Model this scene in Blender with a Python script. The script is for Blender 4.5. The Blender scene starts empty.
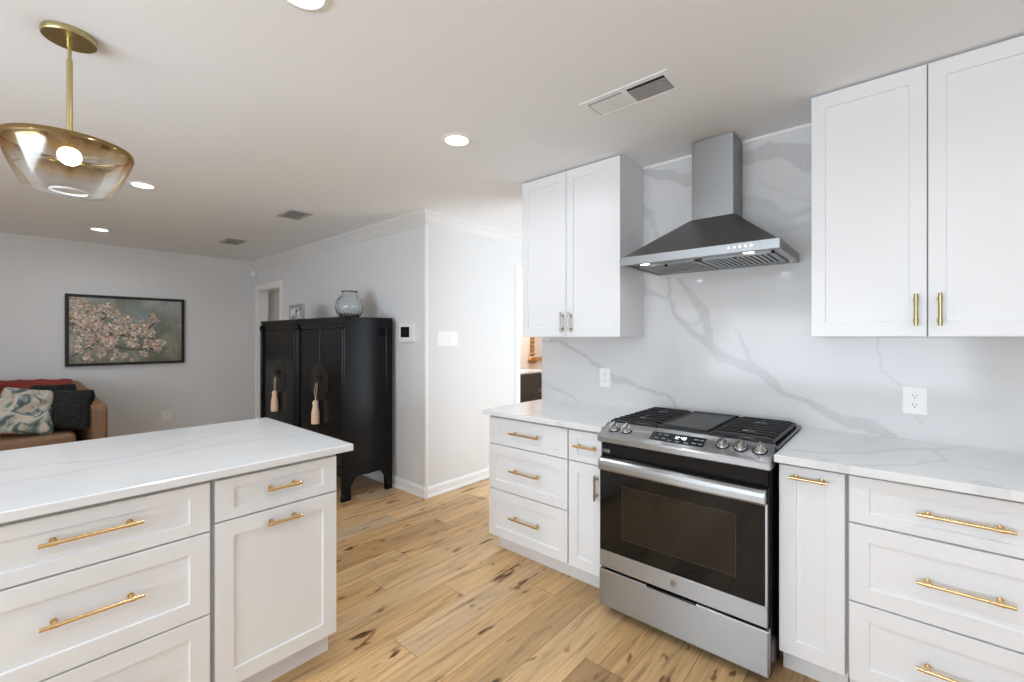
import bpy, bmesh, math, random
import numpy as np
from mathutils import Vector, Matrix

# ------------------------------------------------------------------ camera, world, light, exposure
SC = bpy.context.scene
C = SC.collection
SC.view_settings.view_transform = 'Standard'
SC.view_settings.look = 'None'
SC.view_settings.gamma = 1.0
SC.view_settings.use_curve_mapping = False
SC.view_settings.exposure = -0.14

CAM_H = 1.372
FPX = 441.95
YAW = math.atan2(898 - 512, FPX)
cd = bpy.data.cameras.new('camera')
cd.sensor_fit = 'HORIZONTAL'
cd.sensor_width = 36.0
cd.lens = FPX / 1024 * 36.0
cd.shift_y = (337.3 - 341) / 1024
cd.clip_start = 0.05
cd.clip_end = 100
cam = bpy.data.objects.new('camera', cd)
C.objects.link(cam)
cam.location = (0, 0, CAM_H)
cam.rotation_euler = (math.pi / 2, 0, YAW)
SC.camera = cam

W = bpy.data.worlds.new('world')
SC.world = W
W.use_nodes = True
W.node_tree.nodes['Background'].inputs[0].default_value = (0.86, 0.92, 1.0, 1)
W.node_tree.nodes['Background'].inputs[1].default_value = 1.2

SC.cycles.max_bounces = 10
SC.cycles.diffuse_bounces = 7
SC.cycles.glossy_bounces = 5
SC.cycles.transmission_bounces = 8
SC.cycles.transparent_max_bounces = 12
SC.cycles.sample_clamp_indirect = 6.0
SC.cycles.caustics_reflective = False
SC.cycles.caustics_refractive = False
SC.cycles.use_denoising = True


def area_light(name, loc, rot, sx, sy, power, col=(1, 1, 1), shape='RECTANGLE', spread=math.pi):
    l = bpy.data.lights.new(name, 'AREA')
    l.shape = shape
    l.size = sx
    if shape in ('RECTANGLE', 'ELLIPSE'):
        l.size_y = sy
    l.energy = power
    l.color = col
    l.spread = spread
    o = bpy.data.objects.new(name, l)
    C.objects.link(o)
    o.location = loc
    o.rotation_euler = rot
    return o


PI = math.pi
# added, unseen fill light behind the camera, tilted up to brighten the ceiling
area_light('ceiling_fill_back', (-0.9, -3.3, 1.25), (PI / 2 + 1.0, 0, 0), 3.2, 2.0, 205, (0.765, 0.88, 1.0))
# daylight through the glazed door of the hall behind the range wall (faces -x)
area_light('daylight_hall_door', (-0.7, 3.75, 1.15), (PI / 2 + 0.5, 0, PI / 2), 1.7, 2.0, 42, (0.77, 0.885, 1.0))
# low sun through that same glazed door
sn = bpy.data.lights.new('sun', 'SUN')
sn.energy = 5.0
sn.angle = math.radians(0.6)
sn.color = (0.80, 0.90, 1.0)
so = bpy.data.objects.new('sun', sn)
C.objects.link(so)
so.location = (3, 4, 3)
so.rotation_euler = Vector((-0.83, -0.14, -0.72)).to_track_quat('-Z', 'Y').to_euler()


def set_tags(o, label=None, cat=None, group=None, kind=None):
    if label:
        o['label'] = label
    if cat:
        o['category'] = cat
    if group:
        o['group'] = group
    if kind:
        o['kind'] = kind
    return o


# ------------------------------------------------------------------ materials
MATS = {}


def pmat(name, col, rough=0.5, metal=0.0, spec=0.5, **kw):
    m = bpy.data.materials.new(name)
    m.use_nodes = True
    b = m.node_tree.nodes['Principled BSDF']
    b.inputs['Base Color'].default_value = (*col, 1)
    b.inputs['Roughness'].default_value = rough
    b.inputs['Metallic'].default_value = metal
    b.inputs['Specular IOR Level'].default_value = spec
    for k, v in kw.items():
        b.inputs[k.replace('_', ' ')].default_value = v
    MATS[name] = m
    return m


def N(m, t, **props):
    n = m.node_tree.nodes.new(t)
    for k, v in props.items():
        setattr(n, k, v)
    return n


def L(m, a, b):
    m.node_tree.links.new(a, b)


def bsdf(m):
    return m.node_tree.nodes['Principled BSDF']


def add_bump(m, scale, strength, dist=0.002, detail=3, stretch=None, coord='Object'):
    tc = N(m, 'ShaderNodeTexCoord')
    mp = N(m, 'ShaderNodeMapping')
    if stretch:
        mp.inputs['Scale'].default_value = stretch
    nz = N(m, 'ShaderNodeTexNoise')
    nz.inputs['Scale'].default_value = scale
    nz.inputs['Detail'].default_value = detail
    bp = N(m, 'ShaderNodeBump')
    bp.inputs['Strength'].default_value = strength
    bp.inputs['Distance'].default_value = dist
    L(m, tc.outputs[coord], mp.inputs[0])
    L(m, mp.outputs[0], nz.inputs['Vector'])
    L(m, nz.outputs[0], bp.inputs['Height'])
    L(m, bp.outputs[0], bsdf(m).inputs['Normal'])
    return nz


wall_m = pmat('wall_paint', (0.74, 0.745, 0.75), 0.75, spec=0.25)
add_bump(wall_m, 90, 0.12, 0.001)
ceil_m = pmat('ceiling_paint', (0.86, 0.885, 0.915), 0.85, spec=0.15)
add_bump(ceil_m, 60, 0.1, 0.001)
trim_m = pmat('white_trim', (0.88, 0.88, 0.88), 0.4)
cab_m = pmat('cabinet_paint', (0.815, 0.825, 0.84), 0.33, spec=0.45)
add_bump(cab_m, 25, 0.02, 0.001)
gap_m = pmat('gap_shade_grey', (0.42, 0.42, 0.43), 0.6)  # grey standing in for shade in the gaps between cabinet fronts
brass_m = pmat('brushed_brass', (0.76, 0.55, 0.28), 0.27, 1.0)
nickel_m = pmat('champagne_metal', (0.50, 0.46, 0.38), 0.3, 1.0)
dbrass_m = pmat('aged_brass', (0.52, 0.44, 0.22), 0.33, 1.0)
steel_m = pmat('stainless_steel', (0.42, 0.425, 0.43), 0.36, 1.0)
add_bump(steel_m, 6, 0.02, 0.0008, 4, (1, 60, 60))
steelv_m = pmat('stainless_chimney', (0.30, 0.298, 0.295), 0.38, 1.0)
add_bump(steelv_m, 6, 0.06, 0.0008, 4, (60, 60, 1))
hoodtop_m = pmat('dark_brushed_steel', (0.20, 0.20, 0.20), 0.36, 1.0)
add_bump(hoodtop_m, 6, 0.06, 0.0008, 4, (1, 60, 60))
polish_m = pmat('polished_steel', (0.68, 0.70, 0.72), 0.2, 1.0)
black_m = pmat('black_enamel', (0.006, 0.006, 0.007), 0.22, spec=0.25)
mblack_m = pmat('cast_iron', (0.011, 0.011, 0.012), 0.42, spec=0.4)
griddle_m = pmat('griddle_iron', (0.045, 0.047, 0.048), 0.5)
glassblk_m = pmat('oven_glass', (0.005, 0.005, 0.005), 0.04, spec=0.36)
ovenin_m = pmat('oven_window', (0.016, 0.0115, 0.009), 0.05, spec=0.42)
panel_m = pmat('touch_panel', (0.02, 0.024, 0.03), 0.15)
screen_m = pmat('dark_screen', (0.012, 0.014, 0.014), 0.2)
plate_m = pmat('white_plastic', (0.86, 0.86, 0.85), 0.3)
slot_m = pmat('socket_slot', (0.05, 0.05, 0.05), 0.5)
grille_m = pmat('grille_slat', (0.42, 0.42, 0.42), 0.5)
arm_m = pmat('black_lacquer', (0.005, 0.0055, 0.007), 0.24, spec=0.22)
bronze_m = pmat('dark_bronze', (0.055, 0.045, 0.035), 0.38, 0.8)
tassel_m = pmat('peach_silk', (0.80, 0.58, 0.42), 0.7)
add_bump(tassel_m, 40, 0.5, 0.002, 2, (6, 6, 0.4))
cord_m = pmat('cord_silver', (0.45, 0.38, 0.28), 0.5)
gold_m = pmat('ornate_gold', (0.45, 0.25, 0.09), 0.4, 0.7)
mirror_m = pmat('mirror_glass', (0.85, 0.88, 0.9), 0.03, 1.0)
vanity_m = pmat('vanity_dark', (0.035, 0.04, 0.038), 0.4)
cream_m = pmat('cream_wall', (0.76, 0.68, 0.62), 0.8)
curtain_m = pmat('beige_curtain', (0.33, 0.30, 0.225), 0.9)
frameb_m = pmat('black_frame', (0.012, 0.011, 0.011), 0.4)
silver_m = pmat('silver_frame', (0.42, 0.41, 0.39), 0.35, 0.7)
sofa_m = pmat('brown_leather', (0.25, 0.14, 0.075), 0.5)
add_bump(sofa_m, 18, 0.3, 0.004)


def emis(name, col, s):
    m = bpy.data.materials.new(name)
    m.use_nodes = True
    nt = m.node_tree
    nt.nodes.clear()
    e = nt.nodes.new('ShaderNodeEmission')
    o = nt.nodes.new('ShaderNodeOutputMaterial')
    e.inputs[0].default_value = (*col, 1)
    e.inputs[1].default_value = s
    nt.links.new(e.outputs[0], o.inputs[0])
    return m


lamp_m = emis('lamp_glow', (1, 0.99, 0.97), 7)
bulb_m = emis('bulb_glow', (1, 0.98, 0.95), 22)
digit_m = emis('digit_glow', (0.9, 0.95, 1.0), 2.2)
icon_m = pmat('panel_print', (0.35, 0.37, 0.4), 0.4)
hoodlamp_m = emis('hood_lamp_glow', (1, 0.98, 0.94), 9)


lip_m = pmat('satin_steel', (0.34, 0.345, 0.35), 0.36, 1.0)
for m_ in (steel_m, steelv_m):
    tg = N(m_, 'ShaderNodeTangent', direction_type='RADIAL', axis='Z')
    L(m_, tg.outputs[0], bsdf(m_).inputs['Tangent'])
    bsdf(m_).inputs['Anisotropic'].default_value = 0.95
    bsdf(m_).inputs['Anisotropic Rotation'].default_value = 0.25

# quartz: white base, grey veins from a per-vertex vein field, plus soft procedural clouds
def quartz(name, base=(0.80, 0.80, 0.795), vein=(0.27, 0.27, 0.28), rough=0.12):
    m = pmat(name, base, rough, spec=0.32)
    at = N(m, 'ShaderNodeAttribute', attribute_name='vein')
    tc = N(m, 'ShaderNodeTexCoord')
    nz = N(m, 'ShaderNodeTexNoise')
    nz.inputs['Scale'].default_value = 2.2
    nz.inputs['Detail'].default_value = 6
    L(m, tc.outputs['Object'], nz.inputs['Vector'])
    rp = N(m, 'ShaderNodeValToRGB')
    rp.color_ramp.elements[0].position = 0.35
    rp.color_ramp.elements[0].color = (base[0] * 0.93, base[1] * 0.93, base[2] * 0.93, 1)
    rp.color_ramp.elements[1].position = 0.65
    rp.color_ramp.elements[1].color = (*base, 1)
    L(m, nz.outputs[0], rp.inputs[0])
    n2 = N(m, 'ShaderNodeTexNoise')
    n2.inputs['Scale'].default_value = 30
    n2.inputs['Detail'].default_value = 4
    L(m, tc.outputs['Object'], n2.inputs['Vector'])
    mr = N(m, 'ShaderNodeMapRange')
    mr.inputs['From Min'].default_value = 0.3
    mr.inputs['From Max'].default_value = 0.7
    mr.inputs['To Min'].default_value = 0.7
    mr.inputs['To Max'].default_value = 1.0
    L(m, n2.outputs[0], mr.inputs[0])
    mu = N(m, 'ShaderNodeMath', operation='MULTIPLY')
    L(m, at.outputs['Fac'], mu.inputs[0])
    L(m, mr.outputs[0], mu.inputs[1])
    mx = N(m, 'ShaderNodeMix', data_type='RGBA')
    L(m, mu.outputs[0], mx.inputs[0])
    L(m, rp.outputs[0], mx.inputs[6])
    mx.inputs[7].default_value = (*vein, 1)
    L(m, mx.outputs[2], bsdf(m).inputs['Base Color'])
    return m


quartz_m = quartz('veined_quartz', (0.70, 0.70, 0.70))
quartzc_m = quartz('counter_quartz', (0.80, 0.81, 0.82), rough=0.14)

# wood floor: per plank attributes give tone, uv gives metres along and across the plank
wood_m = pmat('oak_planks', (0.6, 0.42, 0.25), 0.42, spec=0.4)


def build_wood():
    m = wood_m
    uv = N(m, 'ShaderNodeUVMap', uv_map='plank')
    tone = N(m, 'ShaderNodeAttribute', attribute_name='tone')
    seed = N(m, 'ShaderNodeAttribute', attribute_name='seed')
    sep = N(m, 'ShaderNodeSeparateXYZ')
    L(m, uv.outputs[0], sep.inputs[0])
    comb = N(m, 'ShaderNodeCombineXYZ')
    L(m, sep.outputs[0], comb.inputs[0])
    L(m, sep.outputs[1], comb.inputs[1])
    L(m, seed.outputs['Fac'], comb.inputs[2])

    def noise(scl, scale, detail=4, dist=0.0, rough=0.55):
        mp = N(m, 'ShaderNodeMapping')
        mp.inputs['Scale'].default_value = scl
        L(m, comb.outputs[0], mp.inputs[0])
        nz = N(m, 'ShaderNodeTexNoise')
        nz.inputs['Scale'].default_value = scale
        nz.inputs['Detail'].default_value = detail
        nz.inputs['Distortion'].default_value = dist
        nz.inputs['Roughness'].default_value = rough
        L(m, mp.outputs[0], nz.inputs['Vector'])
        return nz

    def ramp(src, stops):
        r = N(m, 'ShaderNodeValToRGB')
        e = r.color_ramp.elements
        while len(e) < len(stops):
            e.new(0.5)
        for i, (p, c) in enumerate(stops):
            e[i].position = p
            e[i].color = (*c, 1)
        L(m, src, r.inputs[0])
        return r
    base = ramp(tone.outputs['Fac'], [(0.0, (0.45, 0.285, 0.14)), (0.35, (0.62, 0.405, 0.20)),
                                      (0.7, (0.74, 0.515, 0.275)), (1.0, (0.62, 0.475, 0.33))])
    g1 = noise((1.6, 17, 1), 1.6, 5, 0.8)
    r1 = ramp(g1.outputs[0], [(0.28, (0.55, 0.49, 0.43)), (0.45, (0.92, 0.905, 0.885)), (0.7, (1.12, 1.10, 1.06))])
    g2 = noise((5, 110, 1), 1.0, 4, 0.2)
    r2 = ramp(g2.outputs[0], [(0.3, (0.84, 0.82, 0.79)), (0.6, (1.04, 1.04, 1.04))])
    kn = noise((2.6, 9, 3), 1.9, 2, 0.3)
    r3 = ramp(kn.outputs[0], [(0.645, (1, 1, 1)), (0.685, (0.50, 0.39, 0.31)), (0.74, (0.13, 0.09, 0.07))])
    gz = noise((0.5, 3.0, 1), 1.2, 2)
    r4 = ramp(gz.outputs[0], [(0.38, (1.04, 1.0, 0.95)), (0.68, (0.88, 0.89, 0.91))])

    def mul(a, b):
        x = N(m, 'ShaderNodeMix', data_type='RGBA', blend_type='MULTIPLY')
        x.inputs[0].default_value = 1
        L(m, a, x.inputs[6])
        L(m, b, x.inputs[7])
        return x.outputs[2]
    col = mul(mul(mul(mul(base.outputs[0], r1.outputs[0]), r2.outputs[0]), r3.outputs[0]), r4.outputs[0])
    ed = N(m, 'ShaderNodeAttribute', attribute_name='half')
    # seam: distance to plank edge stored as uv2
    uv2 = N(m, 'ShaderNodeUVMap', uv_map='edge')
    s2 = N(m, 'ShaderNodeSeparateXYZ')
    L(m, uv2.outputs[0], s2.inputs[0])

    def edge(sock, size):
        a = N(m, 'ShaderNodeMath', operation='ABSOLUTE')
        L(m, sock, a.inputs[0])
        b = N(m, 'ShaderNodeMath', operation='SUBTRACT')
        b.inputs[0].default_value = size
        L(m, a.outputs[0], b.inputs[1])
        return b.outputs[0]
    ev = edge(s2.outputs[1], 0.09075)
    su = N(m, 'ShaderNodeMath', operation='ABSOLUTE')
    L(m, s2.outputs[0], su.inputs[0])
    sb = N(m, 'ShaderNodeMath', operation='SUBTRACT')
    L(m, ed.outputs['Fac'], sb.inputs[0])
    L(m, su.outputs[0], sb.inputs[1])
    mn = N(m, 'ShaderNodeMath', operation='MINIMUM')
    L(m, ev, mn.inputs[0])
    L(m, sb.outputs[0], mn.inputs[1])
    rr = N(m, 'ShaderNodeMapRange')
    rr.inputs['From Min'].default_value = 0.0006
    rr.inputs['From Max'].default_value = 0.0026
    rr.inputs['To Min'].default_value = 0.5
    rr.inputs['To Max'].default_value = 1.0
    L(m, mn.outputs[0], rr.inputs[0])
    cc = N(m, 'ShaderNodeCombineColor')
    for i in range(3):
        L(m, rr.outputs[0], cc.inputs[i])
    col = mul(col, cc.outputs[0])
    L(m, col, bsdf(m).inputs['Base Color'])
    bp = N(m, 'ShaderNodeBump')
    bp.inputs['Strength'].default_value = 0.25
    bp.inputs['Distance'].default_value = 0.001
    L(m, g2.outputs[0], bp.inputs['Height'])
    L(m, bp.outputs[0], bsdf(m).inputs['Normal'])


build_wood()

# ------------------------------------------------------------------ mesh helpers


def obj(name, bm, mat, parent=None, smooth=False, angle=None):
    me = bpy.data.meshes.new(name)
    bmesh.ops.recalc_face_normals(bm, faces=bm.faces)
    if parent is not None:
        off = Vector((0, 0, 0))
        p = parent
        while p is not None:
            off += Vector(p.location)
            p = p.parent
        bmesh.ops.translate(bm, verts=bm.verts, vec=-off)
    bm.to_mesh(me)
    bm.free()
    if smooth:
        for p in me.polygons:
            p.use_smooth = True
        if angle:
            me.set_sharp_from_angle(angle=math.radians(angle))
    for mm in (mat if isinstance(mat, (list, tuple)) else [mat]):
        me.materials.append(mm)
    o = bpy.data.objects.new(name, me)
    C.objects.link(o)
    if parent is not None:
        o.parent = parent
    return o


def thing(name, loc, label, cat, group=None):
    o = bpy.data.objects.new(name, None)
    o.empty_display_size = 0.05
    o.location = loc
    C.objects.link(o)
    return set_tags(o, label, cat, group)


def box(bm, x0, y0, z0, x1, y1, z1, bev=0.0, seg=1, mi=0):
    x0, x1 = min(x0, x1), max(x0, x1)
    y0, y1 = min(y0, y1), max(y0, y1)
    z0, z1 = min(z0, z1), max(z0, z1)
    vs = [bm.verts.new(p) for p in
          ((x0, y0, z0), (x1, y0, z0), (x1, y1, z0), (x0, y1, z0),
           (x0, y0, z1), (x1, y0, z1), (x1, y1, z1), (x0, y1, z1))]
    fs = [bm.faces.new([vs[i] for i in q]) for q in
          ((0, 3, 2, 1), (4, 5, 6, 7), (0, 1, 5, 4), (1, 2, 6, 5), (2, 3, 7, 6), (3, 0, 4, 7))]
    for f in fs:
        f.material_index = mi
    if bev > 0:
        es = list({e for f in fs for e in f.edges})
        bmesh.ops.bevel(bm, geom=es, offset=bev, segments=seg, profile=0.5, affect='EDGES')
    return bm


def B(*a, **k):
    return box(bmesh.new(), *a, **k)


def cyl(bm, p0, p1, r, n=20, r2=None, cap=True):
    p0, p1 = Vector(p0), Vector(p1)
    d = (p1 - p0)
    q = d.normalized().to_track_quat('Z', 'Y')
    r2 = r if r2 is None else r2
    a, b = [], []
    for i in range(n):
        t = 2 * PI * i / n
        v = Vector((math.cos(t), math.sin(t), 0))
        a.append(bm.verts.new(p0 + q @ (v * r)))
        b.append(bm.verts.new(p1 + q @ (v * r2)))
    for i in range(n):
        j = (i + 1) % n
        bm.faces.new((a[i], a[j], b[j], b[i]))
    if cap:
        bm.faces.new(list(reversed(a)))
        bm.faces.new(b)
    return bm


def lathe(bm, cx, cy, prof, n=48, closed_bot=False, closed_top=False, wob=None):
    rings = []
    for (r, z) in prof:
        ring = []
        for i in range(n):
            t = 2 * PI * i / n
            rr = r * (1 + (wob(t, z) if wob else 0))
            ring.append(bm.verts.new((cx + rr * math.cos(t), cy + rr * math.sin(t), z)))
        rings.append(ring)
    for a, b in zip(rings[:-1], rings[1:]):
        for i in range(n):
            j = (i + 1) % n
            bm.faces.new((a[i], a[j], b[j], b[i]))
    if closed_bot:
        bm.faces.new(list(reversed(rings[0])))
    if closed_top:
        bm.faces.new(rings[-1])
    return bm


def extrude_poly(bm, pts, axis, a0, a1, mi=0):
    """pts are 2D in the plane normal to axis; axis 'x': (y,z); 'y': (x,z); 'z': (x,y)"""
    def P(p, a):
        if axis == 'x':
            return (a, p[0], p[1])
        if axis == 'y':
            return (p[0], a, p[1])
        return (p[0], p[1], a)
    A = [bm.verts.new(P(p, a0)) for p in pts]
    Bv = [bm.verts.new(P(p, a1)) for p in pts]
    n = len(pts)
    fs = [bm.faces.new(A), bm.faces.new(list(reversed(Bv)))]
    for i in range(n):
        j = (i + 1) % n
        fs.append(bm.faces.new((A[i], Bv[i], Bv[j], A[j])))
    for f in fs:
        f.material_index = mi
    return bm


def struct(name, bm, mat, **k):
    o = obj(name, bm, mat, **k)
    o['kind'] = 'structure'
    return o


# numpy value noise -------------------------------------------------
_rng = np.random.RandomState(5)
_tab = _rng.rand(256, 256)


def vnoise(x, y):
    xi = np.floor(x).astype(int)
    yi = np.floor(y).astype(int)
    fx, fy = x - xi, y - yi
    fx = fx * fx * (3 - 2 * fx)
    fy = fy * fy * (3 - 2 * fy)
    t = lambda a, b: _tab[a % 256, b % 256]
    return (t(xi, yi) * (1 - fx) + t(xi + 1, yi) * fx) * (1 - fy) + (t(xi, yi + 1) * (1 - fx) + t(xi + 1, yi + 1) * fx) * fy


def fnoise(x, y, o=4):
    s, a = 0, 0.5
    for k in range(o):
        s = s + a * vnoise(x * 2 ** k + 17.3 * k, y * 2 ** k + 9.1 * k)
        a /= 2
    return s


def vein_field(U, V, veins):
    """veins: list of (points [(u,v)...], widths [..] or w, strength). returns 0..1"""
    out = np.zeros_like(U)
    wu = (fnoise(U * 9, V * 9) - 0.47) * 0.05 + (fnoise(U * 40 + 7, V * 40) - 0.47) * 0.012
    wv = (fnoise(U * 9 + 50, V * 9 + 31) - 0.47) * 0.05 + (fnoise(U * 40 + 70, V * 40) - 0.47) * 0.012
    Uw, Vw = U + wu, V + wv
    for pts, ws, st in veins:
        if not isinstance(ws, (list, tuple)):
            ws = [ws] * len(pts)
        ws = [w_ * 1.2 for w_ in ws]
        best = np.full(U.shape, 1e9)
        for (a, b, wa, wb) in zip(pts[:-1], pts[1:], ws[:-1], ws[1:]):
            dx, dy = b[0] - a[0], b[1] - a[1]
            l2 = dx * dx + dy * dy
            t = np.clip(((Uw - a[0]) * dx + (Vw - a[1]) * dy) / l2, 0, 1)
            d = np.hypot(Uw - a[0] - t * dx, Vw - a[1] - t * dy)
            w = wa + (wb - wa) * t
            best = np.minimum(best, d / w)
        body = np.clip((1.0 - best) / 0.35, 0, 1)
        rim = np.clip(1 - np.abs(best - 0.85) / 0.22, 0, 1)
        out = np.maximum(out, st * np.clip(0.62 * body + 0.38 * rim * (best < 1.1), 0, 1))
    return out


def grid_slab(name, mat, parent, plane, u0, u1, v0, v1, w0, w1, step, veins, front, bev=0.004):
    """slab with one finely gridded face. plane 'xz': u=x v=z w=y ; 'xy': u=x v=y w=z.
    'front' is the w of the gridded face; the others are plain skirt faces with vein attribute too."""
    nu = max(2, int(round((u1 - u0) / step)) + 1)
    nv = max(2, int(round((v1 - v0) / step)) + 1)
    us = np.linspace(u0, u1, nu)
    vs = np.linspace(v0, v1, nv)
    U, V = np.meshgrid(us, vs, indexing='ij')
    F = vein_field(U, V, veins)
    back = w1 if front == w0 else w0
    sgn = 1 if back > front else -1

    def co(u, v, w):
        return np.stack([u, w, v], -1) if plane == 'xz' else np.stack([u, v, w], -1)
    # rounded skirt: main face slightly inset at border by bevel
    Ug = U.copy(); Vg = V.copy()
    Ug[0, :] += bev; Ug[-1, :] -= bev; Vg[:, 0] += bev; Vg[:, -1] -= bev
    verts = [co(Ug, Vg, np.full_like(U, front)).reshape(-1, 3)]
    attr = [F.reshape(-1)]
    idx = np.arange(nu * nv).reshape(nu, nv)
    faces = np.stack([idx[:-1, :-1], idx[1:, :-1], idx[1:, 1:], idx[:-1, 1:]], -1).reshape(-1, 4).tolist()
    border = list(idx[:, 0]) + list(idx[-1, 1:]) + list(idx[::-1, -1][1:]) + list(idx[0, ::-1][1:-1])
    bu = U.reshape(-1)[border]
    bv = V.reshape(-1)[border]
    bf = F.reshape(-1)[border]
    n0 = nu * nv
    nb = len(border)
    for wz, ins in ((front + sgn * bev, 0.0), (back - sgn * bev * 0.5, 0.0), (back, bev * 0.5)):
        uu = np.clip(bu, u0 + ins, u1 - ins)
        vv = np.clip(bv, v0 + ins, v1 - ins)
        verts.append(co(uu, vv, np.full(nb, wz)))
        attr.append(bf)
    rings = [border] + [list(range(n0 + k * nb, n0 + (k + 1) * nb)) for k in range(3)]
    for a, b in zip(rings[:-1], rings[1:]):
        for i in range(nb):
            j = (i + 1) % nb
            faces.append([a[i], b[i], b[j], a[j]])
    faces.append(list(rings[-1]))
    P = np.concatenate(verts)
    if parent is not None:
        P = P - np.array(parent.location)
    me = bpy.data.meshes.new(name)
    me.from_pydata(P.tolist(), [], faces)
    a = me.attributes.new('vein', 'FLOAT', 'POINT')
    a.data.foreach_set('value', np.concatenate(attr).astype(np.float32))
    me.update()
    bm = bmesh.new()
    bm.from_mesh(me)
    bmesh.ops.recalc_face_normals(bm, faces=bm.faces)
    bm.to_mesh(me)
    bm.free()
    me.materials.append(mat)
    o = bpy.data.objects.new(name, me)
    C.objects.link(o)
    if parent is not None:
        o.parent = parent
    return o


# ------------------------------------------------------------------ ROOM
CZ = 2.44
WY = 2.65      # backsplash face
XL = -6.98     # living room left wall
YA = 2.365     # living room back wall (behind the armoires)
XB = -3.043     # hall wall face


def build_floor():
    rows = []
    w = 0.1815
    x_edge = -0.645
    k0, k1 = -17, 37
    rng = random.Random(11)
    fixed = {0: None}
    joints = {}
    # row r spans x_edge-(r+1)w .. x_edge - r w
    joints[1] = 1.63
    joints[5] = 1.16
    joints[6] = 1.60
    joints[8] = 1.355
    joints[9] = 1.655
    joints[12] = 1.93
    joints[2] = 0.55
    joints[3] = 0.62
    joints[4] = 0.4
    joints[7] = 0.75
    tones = {(5, 1): 0.8, (5, 0): 0.6, (1, 0): 0.05, (1, 1): 0.45, (6, 0): 0.42, (6, 1): 0.62, (3, 0): 0.55,
             (3, 1): 0.33, (2, 1): 0.72, (2, 0): 0.7, (4, 1): 0.55, (0, 1): 0.55, (8, 0): 0.45, (8, 1): 0.7,
             (7, 1): 0.8, (9, 1): 0.5, (9, 0): 0.72, (10, 1): 0.2, (10, 0): 0.25}
    L0 = 1.52
    verts, faces, uvp, uve, tone, seed, half = [], [], [], [], [], [], []
    for r in range(k0, k1):
        xa, xb = x_edge - (r + 1) * w, x_edge - r * w
        j = joints.get(r, rng.uniform(0, L0))
        y = j - L0 * math.ceil((j + 4.2) / L0)
        idx0 = round((j - y) / L0)
        i = 0
        while y < 6.6:
            y1 = y + L0
            rel = i - idx0      # plank starting at j has rel 0 -> call '1', before '-1' -> '0'
            key = (r, 1) if rel == 0 else ((r, 0) if rel == -1 else None)
            t = tones.get(key, rng.uniform(0.1, 1.0))
            n = len(verts)
            verts += [(xa, y, 0), (xb, y, 0), (xb, y1, 0), (xa, y1, 0)]
            faces.append((n, n + 1, n + 2, n + 3))
            uvp += [(y, 0), (y, w), (y1, w), (y1, 0)]
            h = L0 / 2
            uve += [(-h, -w / 2), (-h, w / 2), (h, w / 2), (h, -w / 2)]
            s = rng.uniform(0, 90)
            tone.append(t)
            seed.append(s)
            half.append(h)
            y = y1
            i += 1
    # thickness
    n = len(verts)
    x0 = min(v[0] for v in verts); x1 = max(v[0] for v in verts)
    y0 = min(v[1] for v in verts); y1 = max(v[1] for v in verts)
    verts += [(x0, y0, -0.05), (x1, y0, -0.05), (x1, y1, -0.05), (x0, y1, -0.05)]
    faces.append((n, n + 3, n + 2, n + 1))
    uvp += [(0, 0)] * 4
    uve += [(0, 0)] * 4
    tone.append(0.5); seed.append(0); half.append(9)
    me = bpy.data.meshes.new('floor')
    me.from_pydata(verts, [], faces)
    for nm, arr in (('plank', uvp), ('edge', uve)):
        u = me.uv_layers.new(name=nm)
        u.data.foreach_set('uv', np.array(arr, dtype=np.float32).ravel())
    for nm, arr in (('tone', tone), ('seed', seed), ('half', half)):
        a = me.attributes.new(nm, 'FLOAT', 'FACE')
        a.data.foreach_set('value', np.array(arr, dtype=np.float32))
    me.materials.append(wood_m)
    me.update()
    o = bpy.data.objects.new('floor', me)
    o['kind'] = 'structure'
    C.objects.link(o)


build_floor()
bm = bmesh.new()
box(bm, XL - 0.2, -3.7, CZ, 2.5, WY + 0.15, CZ + 0.12)
box(bm, XL - 0.2, WY + 0.15, CZ, -0.43, 6.4, CZ + 0.12)
struct('ceiling', bm, ceil_m)

# wall behind the range
struct('wall_kitchen', B(-2.02, WY + 0.02, 0, 2.3, WY + 0.15, CZ), wall_m)
struct('wall_right', B(2.3, -3.6, 0, 2.45, WY + 0.15, CZ), wall_m)
struct('wall_left', B(XL - 0.14, -3.6, 0, XL, 6.3, CZ), wall_m)
# unseen wall behind the camera, its wide window opening added for the light
bm = bmesh.new()
box(bm, XL, -3.6, 0, -2.6, -3.45, CZ)
box(bm, 0.8, -3.6, 0, 2.3, -3.45, CZ)
box(bm, -2.6, -3.6, 2.3, 0.8, -3.45, CZ)
box(bm, -2.6, -3.6, 0, 0.8, -3.45, 0.2)
struct('wall_back', bm, wall_m)
bm = bmesh.new()
for x in (-2.6, -0.93, 0.74):
    box(bm, x, -3.56, 0.2, x + 0.06, -3.5, 2.3)
box(bm, -2.6, -3.56, 0.2, 0.8, -3.5, 0.26)
box(bm, -2.6, -3.56, 2.24, 0.8, -3.5, 2.3)
struct('added_window_1', bm, trim_m)  # unseen window frame, added to go with the back fill light

# living-room wall with doorway, then the hall wall with a doorway
DX0, DX1, DZ = -6.87, -6.085, 2.04
bm = bmesh.new()
box(bm, XL, YA, 0, DX0, YA + 0.13, CZ)
box(bm, DX1, YA, 0, XB, YA + 0.13, CZ)
box(bm, DX0, YA, DZ, DX1, YA + 0.13, CZ)
struct('wall_living', bm, wall_m)
HY0, HY1, HZ = 3.60, 4.42, 2.06
bm = bmesh.new()
box(bm, XB - 0.12, YA + 0.13, 0, XB, HY0, CZ)
box(bm, XB - 0.12, HY1, 0, XB, 5.0, CZ)
box(bm, XB - 0.12, HY0, HZ, XB, HY1, CZ)
struct('wall_hall', bm, wall_m)
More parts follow.
